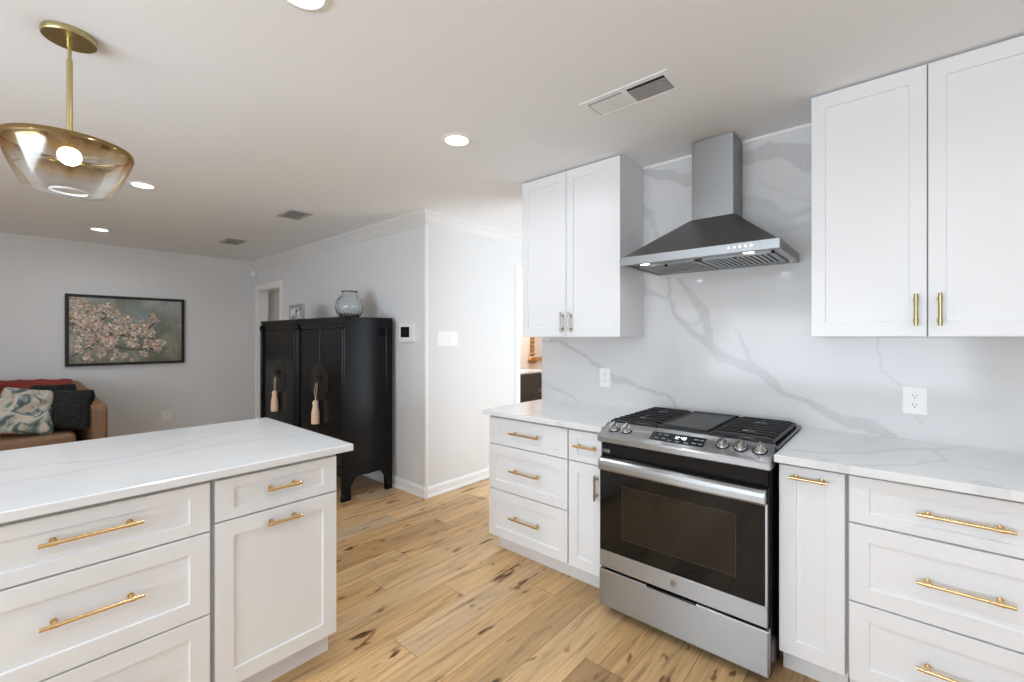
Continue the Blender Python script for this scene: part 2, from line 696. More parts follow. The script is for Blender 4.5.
# hall end wall and hall east wall with glazed door opening
struct('wall_end', B(-3.043, 4.9, 0, -0.45, 5.0, CZ), wall_m)
bm = bmesh.new()
GX = -0.55
box(bm, GX, WY + 0.15, 0, GX + 0.1, 2.9, CZ)
box(bm, GX, 4.6, 0, GX + 0.1, 4.9, CZ)
box(bm, GX, 2.9, 2.15, GX + 0.1, 4.6, CZ)
struct('wall_garden', bm, wall_m)
# powder room beyond the hall wall
bm = bmesh.new()
box(bm, -4.48, YA + 0.13, 0, -4.35, 6.3, CZ)
box(bm, -4.35, 6.2, 0, -3.163, 6.3, CZ)
box(bm, -3.163, 5.0, 0, -3.043, 6.3, CZ)
struct('wall_powder', bm, cream_m)
# room beyond the living room doorway
struct('wall_far', B(XL, 3.7, 0, -4.48, 3.8, CZ), pmat('far_room_paint', (0.42, 0.395, 0.33), 0.85))
area_light('powder_fill', (-3.75, 4.9, 2.4), (0, 0, 0), 0.5, 0.5, 34, (1, 0.93, 0.87))  # light added to brighten the powder room, no fixture known
area_light('far_room_fill', (-5.8, 3.1, 2.4), (0, 0, 0), 0.4, 0.4, 4, (1, 0.92, 0.8))  # unseen light added to lift the curtain beyond the doorway

# curtain seen through the living room doorway
bm = bmesh.new()
pts = []
n = 120
top, bot = [], []
for i in range(n + 1):
    x = -6.95 + 1.1 * i / n
    y = 3.42 + 0.025 * math.sin(i * 0.95)
    top.append(bm.verts.new((x, y, 2.25)))
    bot.append(bm.verts.new((x, y, 0.03)))
for i in range(n):
    bm.faces.new((bot[i], bot[i + 1], top[i + 1], top[i]))
bmesh.ops.solidify(bm, geom=bm.faces[:], thickness=0.006)
cu = thing('curtain', (-6.4, 3.42, 0), 'beige pleated curtain seen through the doorway left of the black armoires', 'curtain')
obj('curtain_panel', bm, curtain_m, cu, smooth=True)
bm = cyl(bmesh.new(), (-6.98, 3.42, 2.27), (-5.7, 3.42, 2.27), 0.012)
obj('curtain_rod', bm, frameb_m, cu, smooth=True, angle=40)


def casing(name, axis, a0, a1, face, out, z, wd=0.075, th=0.018, depth=0.13):
    """door casing and jamb lining. axis 'x': opening along x on wall face y=face (out=-1 toward -y)"""
    bm = bmesh.new()
    f0, f1 = face, face + out * th

    def bb(u0, u1, z0, z1, w0, w1, bev=0.003):
        if axis == 'x':
            box(bm, u0, w0, z0, u1, w1, z1, bev)
        else:
            box(bm, w0, u0, z0, w1, u1, z1, bev)
    bb(a0 - wd, a0, 0, z + wd, f0, f1)
    bb(a1, a1 + wd, 0, z + wd, f0, f1)
    bb(a0, a1, z, z + wd, f0, f1)
    # jambs
    bb(a0, a0 + 0.012, 0, z, f0, face - out * depth, 0)
    bb(a1 - 0.012, a1, 0, z, f0, face - out * depth, 0)
    bb(a0 + 0.012, a1 - 0.012, z - 0.012, z, f0, face - out * depth, 0)
    return struct(name, bm, trim_m)


casing('door_1', 'x', DX0, DX1, YA, -1, DZ, depth=0.13)
casing('door_2', 'y', HY0, HY1, XB, 1, HZ, wd=0.07, depth=0.12)

# glazed garden door frame in the hall
bm = bmesh.new()
for y in (2.9, 3.71, 4.52):
    box(bm, GX + 0.02, y, 0, GX + 0.08, y + 0.08, 2.15)
box(bm, GX + 0.02, 2.9, 0, GX + 0.08, 4.6, 0.12)
box(bm, GX + 0.02, 2.9, 2.05, GX + 0.08, 4.6, 2.15)
struct('door_3', bm, trim_m)


def baseboard_profile(s=1):
    return [(0, 0), (s * 0.015, 0), (s * 0.015, 0.068), (s * 0.011, 0.078), (s * 0.006, 0.085), (s * 0.005, 0.09), (0, 0.09)]


def baseboard(name, axis, a0, a1, face, out):
    bm = bmesh.new()
    pts = [(face + out * p[0] if True else 0, p[1]) for p in baseboard_profile(1)]
    extrude_poly(bm, pts, 'x' if axis == 'x' else 'y', a0, a1)
    # quarter-round shoe
    sh = [(face + out * 0.015, 0.0), (face + out * 0.027, 0.0), (face + out * 0.026, 0.008), (face + out * 0.021, 0.016), (face + out * 0.015, 0.019)]
    extrude_poly(bm, sh, 'x' if axis == 'x' else 'y', a0, a1)
    return struct(name, bm, trim_m)


baseboard('baseboard_living', 'x', DX1 + 0.075, XB + 0.027, YA, -1)
baseboard('baseboard_hall', 'y', YA - 0.027, HY0 - 0.07, XB, 1)
baseboard('baseboard_left', 'y', -3.4, YA, XL, 1)


def crown_profile():
    return [(0, -0.10), (0.010, -0.10), (0.012, -0.088), (0.020, -0.083), (0.022, -0.072), (0.035, -0.055),
            (0.050, -0.036), (0.066, -0.024), (0.070, -0.014), (0.080, -0.011), (0.082, 0), (0, 0)]


def crown_run(name, path, closed=False):
    """path: list of (x,y, miter_x, miter_y): profile offset direction vector at each point"""
    bm = bmesh.new()
    prof = crown_profile()
    rings = []
    for (x, y, mx, my) in path:
        rings.append([bm.verts.new((x + mx * p[0], y + my * p[0], CZ + p[1])) for p in prof])
    n = len(prof)
    for a, b in zip(rings[:-1], rings[1:]):
        for i in range(n):
            j = (i + 1) % n
            bm.faces.new((a[i], a[j], b[j], b[i]))
    bm.faces.new(rings[0])
    bm.faces.new(list(reversed(rings[-1])))
    return struct(name, bm, trim_m)


crown_run('trim_1', [(XL, -3.4, 1, 0), (XL, YA, 1, -1), (XB, YA, 1, -1), (XB, 4.9, 1, 0)])
# slim corner bead where living wall and hall wall meet
struct('trim_2', B(XB - 0.022, YA - 0.003, 0.09, XB + 0.003, YA + 0.022, CZ - 0.1, bev=0.002), trim_m)
# thin strip along the top of the stone backsplash
struct('trim_3', extrude_poly(bmesh.new(), [(WY, CZ), (WY, CZ - 0.014), (WY - 0.006, CZ - 0.012), (WY - 0.012, CZ - 0.005), (WY - 0.013, CZ)], 'x', -1.21, 1.6), trim_m)

crown_m = pmat('crown_paint', (0.76, 0.765, 0.77), 0.6)
bpy.data.objects['trim_1'].data.materials[0] = crown_m
# ------------------------------------------------------------------ backsplash
VB = [
    ([(-1.054, 1.745), (-1.042, 1.629), (-1.005, 1.488), (-0.923, 1.403), (-0.821, 1.328), (-0.746, 1.267), (-0.668, 1.219),
      (-0.579, 1.207), (-0.499, 1.147), (-0.44, 1.089), (-0.34, 1.052), (-0.25, 0.987), (-0.173, 0.958), (-0.08, 0.946), (-0.01, 0.93)],
     [.008, .010, .011, .016, .020, .022, .026, .028, .022, .014, .012, .020, .022, .028, .006], .50),
    ([(-0.985, 1.72), (-0.911, 1.632), (-0.843, 1.53), (-0.827, 1.443), (-0.816, 1.345), (-0.756, 1.272)], [.008, .018, .024, .018, .014, .012], .45),
    ([(-1.005, 1.476), (-0.923, 1.439), (-0.866, 1.461), (-0.832, 1.529)], .008, .4),
    ([(-0.69, 1.44), (-0.663, 1.412), (-0.628, 1.33), (-0.604, 1.26), (-0.555, 1.208)], [.004, .006, .010, .012, .01], .42),
    ([(-1.26, 1.76), (-1.19, 1.66), (-1.136, 1.628), (-1.054, 1.599), (-1.03, 1.66)], [.01, .014, .01, .01, .008], .38),
    ([(-2.1, 1.36), (-1.987, 1.345), (-1.85, 1.345), (-1.722, 1.282), (-1.522, 1.171), (-1.42, 1.10), (-1.338, 1.081), (-1.168, 1.042), (-1.054, 1.021), (-1.011, 0.982), (-.98, .93)],
     [.008, .009, .010, .012, .014, .022, .014, .009, .009, .009, .006], .48),
    ([(-2.025, 1.028), (-1.851, 0.982), (-1.673, 0.926)], [.008, .010, .005], .36),
    ([(-0.077, 1.42), (-0.062, 1.212), (-0.003, 1.156), (0.014, 1.144), (0.07, 1.0)], .005, .34),
    ([(-0.80, 2.37), (-0.70, 2.35), (-0.638, 2.352), (-0.579, 2.338), (-0.508, 2.355), (-0.418, 2.34), (-0.374, 2.315), (-0.328, 2.25), (-.25, 2.2)],
     [.02, .025, .034, .034, .040, .036, .040, .045, .03], .52),
    ([(-0.66, 2.125), (-0.579, 2.094), (-0.508, 2.053), (-0.418, 1.995), (-0.328, 2.004), (-.2, 2.08)], [.02, .028, .03, .02, .012, .02], .38),
    ([(-0.579, 2.055), (-0.485, 1.966), (-0.328, 1.919), (-.2, 1.9)], [.012, .028, .012, .01], .3),
    ([(-0.55, 2.20), (-.44, 2.12), (-.33, 2.05)], .004, .25),
    ([(-1.24, 2.443), (-1.136, 2.385), (-1.042, 2.365), (-0.981, 2.324), (-0.923, 2.297)], [.012, .02, .028, .020, .03], .5),
    ([(-1.24, 2.18), (-1.155, 2.135), (-1.13, 2.049), (-1.12, 1.95)], [.022, .02, .01, .006], .36),
    ([(0.1, 2.2), (0.3, 1.6), (0.7, 1.1), (1.2, .95)], .015, .4),
]
bs = grid_slab('backsplash', quartz_m, None, 'xz', -2.018, 1.6, 0.90, CZ, WY, WY + 0.02, 0.0065, VB, WY, bev=0.001)
set_tags(bs, 'full-height white quartz backsplash with grey veins behind the range', 'backsplash')

# ------------------------------------------------------------------ cabinets


def handle_bar(name, parent, axis, center, length, face, out, mat=None, r=0.0058, stand=0.033):
    """bar pull. axis: 'x','y','z' direction of bar. face coordinate & out vector (unit) away from door"""
    bm = bmesh.new()
    o = Vector(out)
    c = Vector(center)           # centre on the face plane
    d = {'x': Vector((1, 0, 0)), 'y': Vector((0, 1, 0)), 'z': Vector((0, 0, 1))}[axis]
    a, b = c + o * stand - d * length / 2, c + o * stand + d * length / 2
    cyl(bm, a, b, r, 18)
    for s in (-1, 1):
        p = c + d * s * (length / 2 - min(0.03, length * 0.17))
        cyl(bm, p, p + o * stand, 0.0052, 14)
        cyl(bm, p + o * 0.001, p + o * 0.004, 0.0085, 16)
        cyl(bm, p + o * stand - d * 0.009, p + o * stand + d * 0.009, r * 1.22, 18)
    h = obj(name, bm, mat or brass_m, parent, smooth=True, angle=40)
    return h


def shaker(parent, name, u0, u1, z0, z1, face, out, rail=0.057, stile=0.057, th=0.019, rec=0.008):
    """shaker front. out: 'y-' faces -y (u=x) ; 'x+' faces +x (u=y). face = coordinate of the front plane"""
    bm = bmesh.new()
    g = 0.0016

    def V(u, w, z):
        return (u, face + w, z) if out == 'y-' else (face - w, u, z)
    a0, a1, b0, b1 = u0 + g, u1 - g, z0 + g, z1 - g
    e = 0.0012

    def ring(ua, ub, za, zb, w):
        return [bm.verts.new(V(ua, w, za)), bm.verts.new(V(ub, w, za)), bm.verts.new(V(ub, w, zb)), bm.verts.new(V(ua, w, zb))]
    R = [ring(a0, a1, b0, b1, th), ring(a0, a1, b0, b1, e), ring(a0 + e, a1 - e, b0 + e, b1 - e, 0),
         ring(a0 + stile, a1 - stile, b0 + rail, b1 - rail, 0),
         ring(a0 + stile + 0.001, a1 - stile - 0.001, b0 + rail + 0.001, b1 - rail - 0.001, rec * 0.8),
         ring(a0 + stile + 0.002, a1 - stile - 0.002, b0 + rail + 0.002, b1 - rail - 0.002, rec)]
    for p, q in zip(R[:-1], R[1:]):
        for i in range(4):
            j = (i + 1) % 4
            bm.faces.new((p[i], p[j], q[j], q[i]))
    bm.faces.new(R[-1])
    bm.faces.new(list(reversed(R[0])))
    return obj(name, bm, cab_m, parent)


YF = 2.03      # base cabinet front plane
TK = 0.122


def base_cab(x0, x1, label, fronts, group=None, sides=(0, 0)):
    t = thing('base_cabinet', ((x0 + x1) / 2, 2.34, 0), label, 'cabinet', group)
    bm = B(x0, YF + 0.0195, TK, x1, WY - 0.002, 0.883, 0.001)
    obj('cabinet_body', bm, cab_m, t)
    tk = B(x0 + 0.001, 2.133, 0, x1 - 0.001, 2.15, TK - 0.001)
    obj('toe_kick', tk, cab_m, t)
    bm = B(x0 + 0.001, YF + 0.016, TK + 0.004, x1 - 0.001, YF + 0.0193, 0.879)
    obj('gap_shade_sheet', bm, gap_m, t)  # thin grey sheet puts shade into the gaps by colour
    for f in fronts:
        kind, z0, z1, u0, u1, rail, h = f
        d = shaker(t, kind, u0, u1, z0, z1, YF, 'y-', rail=rail)
        if h:
            ax, hx, hz, ln = h
            handle_bar('handle', d, ax, (hx, YF, hz), ln, YF, (0, -1, 0), mat=nickel_m if ax == 'z' else brass_m)  # darker metal on the upright pull stands in for its dark reflection
    return t


# left of the range
GL = -1.366
base_cab(-1.972, GL, 'white three-drawer base cabinet at the left end, beside the hall opening',
         [('drawer_front', 0.702, 0.868, -1.968, GL - 0.002, 0.036, ('x', -1.662, 0.79, 0.225)),
          ('drawer_front', 0.418, 0.699, -1.968, GL - 0.002, 0.057, ('x', -1.662, 0.562, 0.225)),
          ('drawer_front', TK, 0.415, -1.968, GL - 0.002, 0.057, ('x', -1.662, 0.276, 0.225))])
base_cab(GL, -1.153, 'narrow white base cabinet with a drawer above a door, left of the range',
         [('drawer_front', 0.702, 0.868, GL + 0.004, -1.156, 0.036, ('x', -1.245, 0.79, 0.135)),
          ('door', TK, 0.699, GL + 0.004, -1.156, 0.057, ('z', -1.181, 0.592, 0.13))])
# right of the range
base_cab(-0.361, -0.143, 'narrow white full-height pull-out cabinet just right of the range',
         [('door', TK, 0.868, -0.359, -0.146, 0.057, ('x', -0.258, 0.829, 0.125))])
base_cab(-0.141, 0.462, 'wide white three-drawer base cabinet at the lower right corner',
         [('drawer_front', 0.698, 0.868, -0.136, 0.459, 0.036, ('x', 0.157, 0.782, 0.224)),
          ('drawer_front', 0.412, 0.695, -0.136, 0.459, 0.057, ('x', 0.157, 0.556, 0.224)),
          ('drawer_front', TK, 0.409, -0.136, 0.459, 0.057, ('x', 0.157, 0.270, 0.224))])


# uppers
def upper_cab(x0, xm, x1, label, z0, hx, hz, ln, hm, rt=0.057):
    t = thing('wall_cabinet', ((x0 + x1) / 2, 2.5, z0), label, 'cabinet')
    obj('cabinet_body', B(x0, 2.3655, z0 - 0.001, x1, WY - 0.001, CZ - 0.001, 0.001), cab_m, t)
    obj('gap_shade_sheet', B(x0 + 0.001, 2.3622, z0 + 0.002, x1 - 0.001, 2.3653, CZ - 0.004), gap_m, t)  # grey sheet behind the doors, shade given as colour
    for i, (a, b) in enumerate(((x0, xm), (xm, x1))):
        d = shaker(t, 'door', a + 0.0005, b - 0.0005, z0, CZ - 0.008, 2.345, 'y-', rail=0.06, stile=0.05)
        handle_bar('handle', d, 'z', (hx[i], 2.345, hz), ln, 2.345, (0, -1, 0), mat=hm, r=0.0062)
    return t


upper_cab(-1.957, -1.592, -1.213, 'white two-door wall cabinet left of the range hood', 1.374, (-1.614, -1.551), 1.467, 0.128, nickel_m)
upper_cab(-0.291, 0.086, 0.463, 'white two-door wall cabinet right of the range hood', 1.374, (0.0525, 0.120), 1.478, 0.124, dbrass_m)

# countertops
VL = [([(-2.0, 2.3), (-1.75, 2.2), (-1.5, 2.05), (-1.3, 1.98)], .008, .28),
      ([(-1.9, 2.6), (-1.6, 2.45), (-1.3, 2.35), (-1.1, 2.4)], .006, .22)]
ct = grid_slab('countertop', quartzc_m, None, 'xy', -1.990, -1.137, 1.995, WY, 0.884, 0.914, 0.012, VL, 0.914, bev=0.003)
set_tags(ct, 'white quartz countertop left of the range, ending at the hall', 'countertop')
VR = [([(-0.33, 2.09), (-0.2, 2.14), (-0.1, 2.25), (0.05, 2.46), (0.2, 2.6)], [.008, .012, .014, .016, .01], .36),
      ([(-0.16, 1.97), (0.0, 2.1), (0.13, 2.28), (0.1, 2.5)], [.008, .01, .012, .008], .34),
      ([(0.13, 2.26), (0.3, 2.2), (0.45, 2.06), (0.56, 1.95)], [.006, .006, .006, .01], .34),
      ([(-0.21, 2.0), (-0.19, 1.97)], .02, .2), ([(0.2, 2.0), (0.22, 1.97)], .03, .3)]
ct = grid_slab('countertop', quartzc_m, None, 'xy', -0.366, 0.49, 1.976, WY, 0.884, 0.914, 0.012, VR, 0.914, bev=0.003)
set_tags(ct, 'white veined quartz countertop right of the range, under the wall outlet', 'countertop')

# island
XI = -1.80
VI = [([(-2.30, -0.3), (-2.32, 0.05), (-2.22, 0.25), (-2.28, 0.45), (-2.42, 0.65), (-2.45, 0.95)], [.008, .01, .009, .011, .012, .01], .26),
      ([(-2.05, -0.3), (-2.12, 0.1), (-2.14, 0.35), (-2.2, 0.6), (-2.12, 0.85), (-2.05, 1.0)], [.008, .009, .01, .012, .009, .006], .24),
      ([(-2.55, 0.15), (-2.5, 0.35), (-2.52, 0.6), (-2.3, 0.8)], .007, .18),
      ([(-1.95, 0.5), (-1.98, 0.75), (-1.86, 0.98)], .006, .2)]
ct = grid_slab('island_countertop', quartzc_m, None, 'xy', -2.725, -1.768, -0.16, 0.985, 0.884, 0.914, 0.012, VI, 0.914, bev=0.004)
set_tags(ct, 'long white quartz countertop with faint grey veins on the island', 'countertop')


def island_cab(y0, y1, label, fronts, endp=False):
    t = thing('island_cabinet', (-2.1, (y0 + y1) / 2, 0), label, 'cabinet')
    obj('cabinet_body', B(-2.43, y0, TK - 0.01, XI - 0.0195, y1, 0.883, 0.001), cab_m, t)
    obj('toe_kick', B(-2.40, y0 + 0.001, 0, -1.885, y1 - 0.0, TK - 0.011), cab_m, t)
    obj('gap_shade_sheet', B(XI - 0.0193, y0 + 0.001, TK, XI - 0.016, y1 - 0.001, 0.879), gap_m, t)  # grey sheet behind the island fronts, shade given as colour
    for kind, z0, z1, u0, u1, rail, h in fronts:
        d = shaker(t, kind, u0, u1, z0, z1, XI, 'x+', rail=rail)
        hy, hz, ln = h
        handle_bar('handle', d, 'y', (XI, hy, hz), ln, XI, (1, 0, 0))
    return t


island_cab(-0.14, 0.4745, 'white three-drawer cabinet with long brass pulls, near end of the island',
           [('drawer_front', 0.698, 0.868, -0.136, 0.468, 0.04, (0.170, 0.799, 0.226)),
            ('drawer_front', 0.412, 0.695, -0.136, 0.468, 0.057, (0.172, 0.569, 0.226)),
            ('drawer_front', 0.118, 0.409, -0.136, 0.468, 0.057, (0.172, 0.28, 0.226))])
island_cab(0.475, 0.930, 'white island cabinet with a drawer over a pull-out door, nearest the armoires',
           [('drawer_front', 0.720, 0.868, 0.481, 0.927, 0.036, (0.706, 0.801, 0.128)),
            ('door', 0.118, 0.717, 0.481, 0.927, 0.057, (0.706, 0.672, 0.128))])

# ------------------------------------------------------------------ RANGE
RX0, RX1 = -1.130, -0.371
RC = (RX0 + RX1) / 2
rg = thing('gas_range', (RC, 2.3, 0), 'stainless steel slide-in gas range with black oven glass', 'stove')
bm = B(RX0 + 0.006, 1.985, 0.03, RX1 - 0.006, 2.62, 0.905, 0.003)
for (x, y) in ((RX0 + .05, 2.03), (RX1 - .05, 2.03), (RX0 + .05, 2.56), (RX1 - .05, 2.56)):
    cyl(bm, (x, y, 0), (x, y, 0.035), 0.018, 14)
obj('range_body', bm, black_m, rg)
# cooktop pan (black) with raised rim
bm = B(RX0 - 0.002, 2.035, 0.914, RX1 + 0.005, 2.635, 0.928, 0.004, 2)
obj('cooktop', bm, black_m, rg)
# control panel, profile in (y,z)
prof = [(1.950, 0.852), (1.938, 0.858), (1.936, 0.880), (1.941, 0.888), (2.045, 0.938), (2.056, 0.938), (2.062, 0.930), (2.062, 0.852)]
bm = extrude_poly(bmesh.new(), prof, 'x', RX0, RX1)
bmesh.ops.bevel(bm, geom=[e for e in bm.edges if abs(e.verts[0].co.x - e.verts[1].co.x) < 1e-6], offset=0.004, segments=2, affect='EDGES')
obj('control_panel', bm, steel_m, rg)
SL = Vector((0, 2.045 - 1.941, 0.938 - 0.888)).normalized()
NM = Vector((0, -SL.z, SL.y))
P0 = Vector((0, 1.941, 0.888))


def on_panel(x, s, h=0.0):
    return Vector((x, 0, 0)) + P0 + SL * s + NM * h


def slab_on_panel(bm, x0, x1, s0, s1, h0, h1):
    vs = [bm.verts.new(on_panel(x, s, h)) for h in (h0, h1) for (x, s) in ((x0, s0), (x1, s0), (x1, s1), (x0, s1))]
    for q in ((0, 3, 2, 1), (4, 5, 6, 7), (0, 1, 5, 4), (1, 2, 6, 5), (2, 3, 7, 6), (3, 0, 4, 7)):
        bm.faces.new([vs[i] for i in q])


DXA, DXB = RC - 0.122, RC + 0.120
bm = bmesh.new()
slab_on_panel(bm, DXA, DXB, 0.026, 0.088, -0.001, 0.0015)
dp = obj('touch_display', bm, panel_m, rg)
bm = bmesh.new()
# seven-segment style clock digits 12:00-like glow
SEG = {'0': 'abcdef', '1': 'bc', '2': 'abged', '8': 'abcdefg', '4': 'fgbc'}


def digit(bm, ch, x, s, w, h, t):
    for c in SEG[ch]:
        if c in 'agd':
            ss = {'a': s + h, 'g': s + h / 2, 'd': s}[c]
            slab_on_panel(bm, x, x + w, ss - t / 2, ss + t / 2, 0.0015, 0.0019)
        else:
            xx = x if c in 'fe' else x + w
            s0 = s + h / 2 if c in 'fb' else s
            slab_on_panel(bm, xx - t / 2, xx + t / 2, s0, s0 + h / 2, 0.0015, 0.0019)


for ch, x in zip('1248', (-0.022, -0.008, 0.010, 0.024)):
    digit(bm, ch, RC + x + 0.004, 0.056, 0.009, 0.018, 0.0028)
obj('clock_digits', bm, digit_m, dp)
bm = bmesh.new()
for (x, s, w) in ((-.085, .072, .016), (-.055, .072, .018), (-.09, .045, .016), (-.06, .045, .018), (-.03, .037, .018),
                  (.045, .037, .02), (.08, .070, .02), (.105, .070, .016), (.078, .043, .02), (.104, .043, .016), (0.005, .037, .02)):
    slab_on_panel(bm, RC + x - w / 2, RC + x + w / 2, s - 0.0022, s + 0.0022, 0.0015, 0.0018)
obj('button_print', bm, icon_m, dp)
for kx in (-1.066, -1.000, -0.560, -0.490, -0.418):
    bm = bmesh.new()
    c = on_panel(kx, 0.062, 0)
    cyl(bm, c, c + NM * 0.006, 0.0245, 28)
    cyl(bm, c + NM * 0.006, c + NM * 0.022, 0.0215, 28, r2=0.019)
    # grip blade across the knob
    g0 = c + NM * 0.020
    ux = Vector((1, 0, 0))
    vs = []
    for h, k in ((0, 1.0), (0.014, 0.85)):
        for (a, b_) in ((-0.0045, -0.021), (0.0045, -0.021), (0.0045, 0.021), (-0.0045, 0.021)):
            vs.append(bm.verts.new(g0 + NM * h + ux * a * k + SL * b_ * k))
    for q in ((0, 3, 2, 1), (4, 5, 6, 7), (0, 1, 5, 4), (1, 2, 6, 5), (2, 3, 7, 6), (3, 0, 4, 7)):
        bm.faces.new([vs[i] for i in q])
    kn_ = obj('knob', bm, polish_m, rg, smooth=True, angle=30)
    obj('knob_skirt', cyl(bmesh.new(), c - NM * 0.0005, c + NM * 0.0025, 0.0275, 28), black_m, kn_, smooth=True, angle=40)


# grates
def grate(x0, x1):
    bm = bmesh.new()
    y0, y1, zt = 2.055, 2.56, 0.958
    r = 0.0058
    for x in (x0, x1):
        box(bm, x - 0.005, y0, zt - 0.020, x + 0.005, y1, zt - 0.010, 0.002)
    for y in (y0, (y0 + y1) / 2, y1):
        box(bm, x0, y - 0.005, zt - 0.020, x1, y + 0.005, zt - 0.010, 0.002)
    xm = (x0 + x1) / 2
    nb = 9
    for i in range(nb):
        y = y0 + 0.02 + (y1 - y0 - 0.04) * i / (nb - 1)
        near = min(abs(y - (y0 + 0.13)), abs(y - (y1 - 0.13)))
        gap = 0.03 if near < 0.05 else 0.0
        for sg in (-1, 1):
            xa = xm + sg * gap
            xb = x0 if sg < 0 else x1
            # finger bar with drooping outer end
            pr_ = [(xa, zt), (xb - sg * 0.02, zt), (xb - sg * 0.004, zt - 0.004), (xb + sg * 0.004, zt - 0.016), (xb - sg * 0.004, zt - 0.018), (xb - sg * 0.02, zt - 0.011), (xa, zt - 0.011)]
            extrude_poly(bm, pr_, 'y', y - 0.0052, y + 0.0052)
    # spine with two burner crosses
    for yy in (y0 + 0.13, y1 - 0.13):
        box(bm, xm - 0.005, yy - 0.05, zt - 0.011, xm + 0.005, yy - 0.018, zt + 0.001, 0.001)
        box(bm, xm - 0.005, yy + 0.018, zt - 0.011, xm + 0.005, yy + 0.05, zt + 0.001, 0.001)
    for x in (x0, x1):
        for y in (y0, y1):
            box(bm, x - 0.006, y - 0.006, 0.927, x + 0.006, y + 0.006, zt - 0.010, 0.002)
    return bm


GA = (RX0 + 0.022, RC - 0.125)
GB = (RC + 0.125, RX1 - 0.014)
obj('grate', grate(*GA), mblack_m, rg)
obj('grate', grate(*GB), mblack_m, rg)
# centre grate frame with griddle plate on it
bm = bmesh.new()
box(bm, RC - 0.118, 2.055, 0.928, RC + 0.118, 2.075, 0.948, 0.003)
box(bm, RC - 0.118, 2.545, 0.928, RC + 0.118, 2.565, 0.956, 0.003)
for x in (RC - 0.113, RC - 0.04, RC + 0.04, RC + 0.113):
    box(bm, x - 0.005, 2.06, 0.935, x + 0.005, 2.56, 0.946, 0.002)
obj('grate', bm, mblack_m, rg)
bm = bmesh.new()
gx0, gx1, gy0, gy1 = RC - 0.108, RC + 0.108, 2.078, 2.535
box(bm, gx0, gy0, 0.947, gx1, gy1, 0.954, 0.002)
for q in ((gx0, gy0, gx0 + 0.008, gy1), (gx1 - 0.008, gy0, gx1, gy1), (gx0, gy0, gx1, gy0 + 0.008), (gx0, gy1 - 0.008, gx1, gy1)):
    box(bm, q[0], q[1], 0.952, q[2], q[3], 0.960, 0.002)
obj('griddle', bm, griddle_m, rg)
for x in ((GA[0] + GA[1]) / 2, (GB[0] + GB[1]) / 2):
    for y in (2.185, 2.43):
        bm = bmesh.new()
        cyl(bm, (x, y, 0.927), (x, y, 0.938), 0.045, 28, r2=0.040)
        cyl(bm, (x, y, 0.938), (x, y, 0.950), 0.032, 28, r2=0.028)
        b_ = obj('burner', bm, nickel_m, rg, smooth=True, angle=35)
        obj('burner_cap', cyl(bmesh.new(), (x, y, 0.950), (x, y, 0.955), 0.027, 28, r2=0.024), black_m, b_, smooth=True, angle=35)

# oven door
dx0, dx1 = RX0 + 0.012, RX1 - 0.010
dr = obj('oven_door', B(dx0, 1.950, 0.237, dx1, 1.983, 0.782, 0.003), black_m, rg)
obj('door_trim', B(dx0, 1.943, 0.240, dx1, 1.951, 0.322, 0.002), steel_m, dr)
obj('door_glass', B(dx0 + 0.001, 1.944, 0.3225, dx1 - 0.010, 1.951, 0.722, 0.001), glassblk_m, dr)
obj('door_edge_strip', B(dx1 - 0.009, 1.943, 0.3225, dx1, 1.951, 0.722, 0.001), steel_m, dr)
# inner window outline (printed frame line) and inner window
wx0, wx1, wz0, wz1 = RX0 + 0.135, RX1 - 0.125, 0.405, 0.655
obj('oven_window', B(wx0, 1.9425, wz0, wx1, 1.9445, wz1, 0.0008), ovenin_m, dr)
bm = bmesh.new()
for q in ((wx0 - .002, wz0 - .002, wx1 + .002, wz0), (wx0 - .002, wz1, wx1 + .002, wz1 + .002), (wx0 - .002, wz0, wx0, wz1), (wx1, wz0, wx1 + .002, wz1)):
    box(bm, q[0], 1.9422, q[1], q[2], 1.9442, q[3])
obj('window_outline', bm, pmat('window_line', (0.05, 0.045, 0.04), 0.3), dr)
bm = bmesh.new()
# handle: flattened wide bar curling back to the door at both ends
prof = [(1.944, 0.726), (1.915, 0.722), (1.904, 0.730), (1.900, 0.752), (1.906, 0.774), (1.920, 0.784), (1.926, 0.780), (1.914, 0.768), (1.910, 0.752), (1.914, 0.736), (1.944, 0.736)]
prof = [(1.905, 0.722), (1.900, 0.730), (1.899, 0.752), (1.903, 0.768), (1.913, 0.777), (1.924, 0.779), (1.930, 0.775), (1.930, 0.724)]
extrude_poly(bm, [(a_, b2 + 0.006) for a_, b2 in prof], 'x', dx0 + 0.016, dx1 - 0.002)
for a, b_ in ((dx0 + 0.018, dx0 + 0.044), (dx1 - 0.03, dx1 - 0.004)):
    box(bm, a, 1.928, 0.728, b_, 1.952, 0.772, 0.002)
obj('door_handle', bm, steel_m, dr)
# round maker's badge
bm = cyl(bmesh.new(), (RC + 0.0, 1.9438, 0.282), (RC + 0.0, 1.9415, 0.282), 0.014, 32)
bd = obj('badge', bm, pmat('badge_tint', (0.42, 0.33, 0.30), 0.35, 0.8), dr)
bm = bmesh.new()
for k in range(24):
    a0, a1 = 2 * PI * k / 24, 2 * PI * (k + 1) / 24
    v = [bm.verts.new((RC + r * math.cos(a), 1.9412, 0.282 + r * math.sin(a))) for r, a in ((0.0115, a0), (0.0125, a0), (0.0125, a1), (0.0115, a1))]
    bm.faces.new(v)


def stroke(bm, pts, w):
    for p, q in zip(pts[:-1], pts[1:]):
        d = Vector((q[0] - p[0], q[1] - p[1]))
        n = Vector((-d.y, d.x)).normalized() * w / 2
        bm.faces.new([bm.verts.new((RC + c.x, 1.9412, 0.282 + c.y)) for c in
                      (Vector(p) + n, Vector(q) + n, Vector(q) - n, Vector(p) - n)])


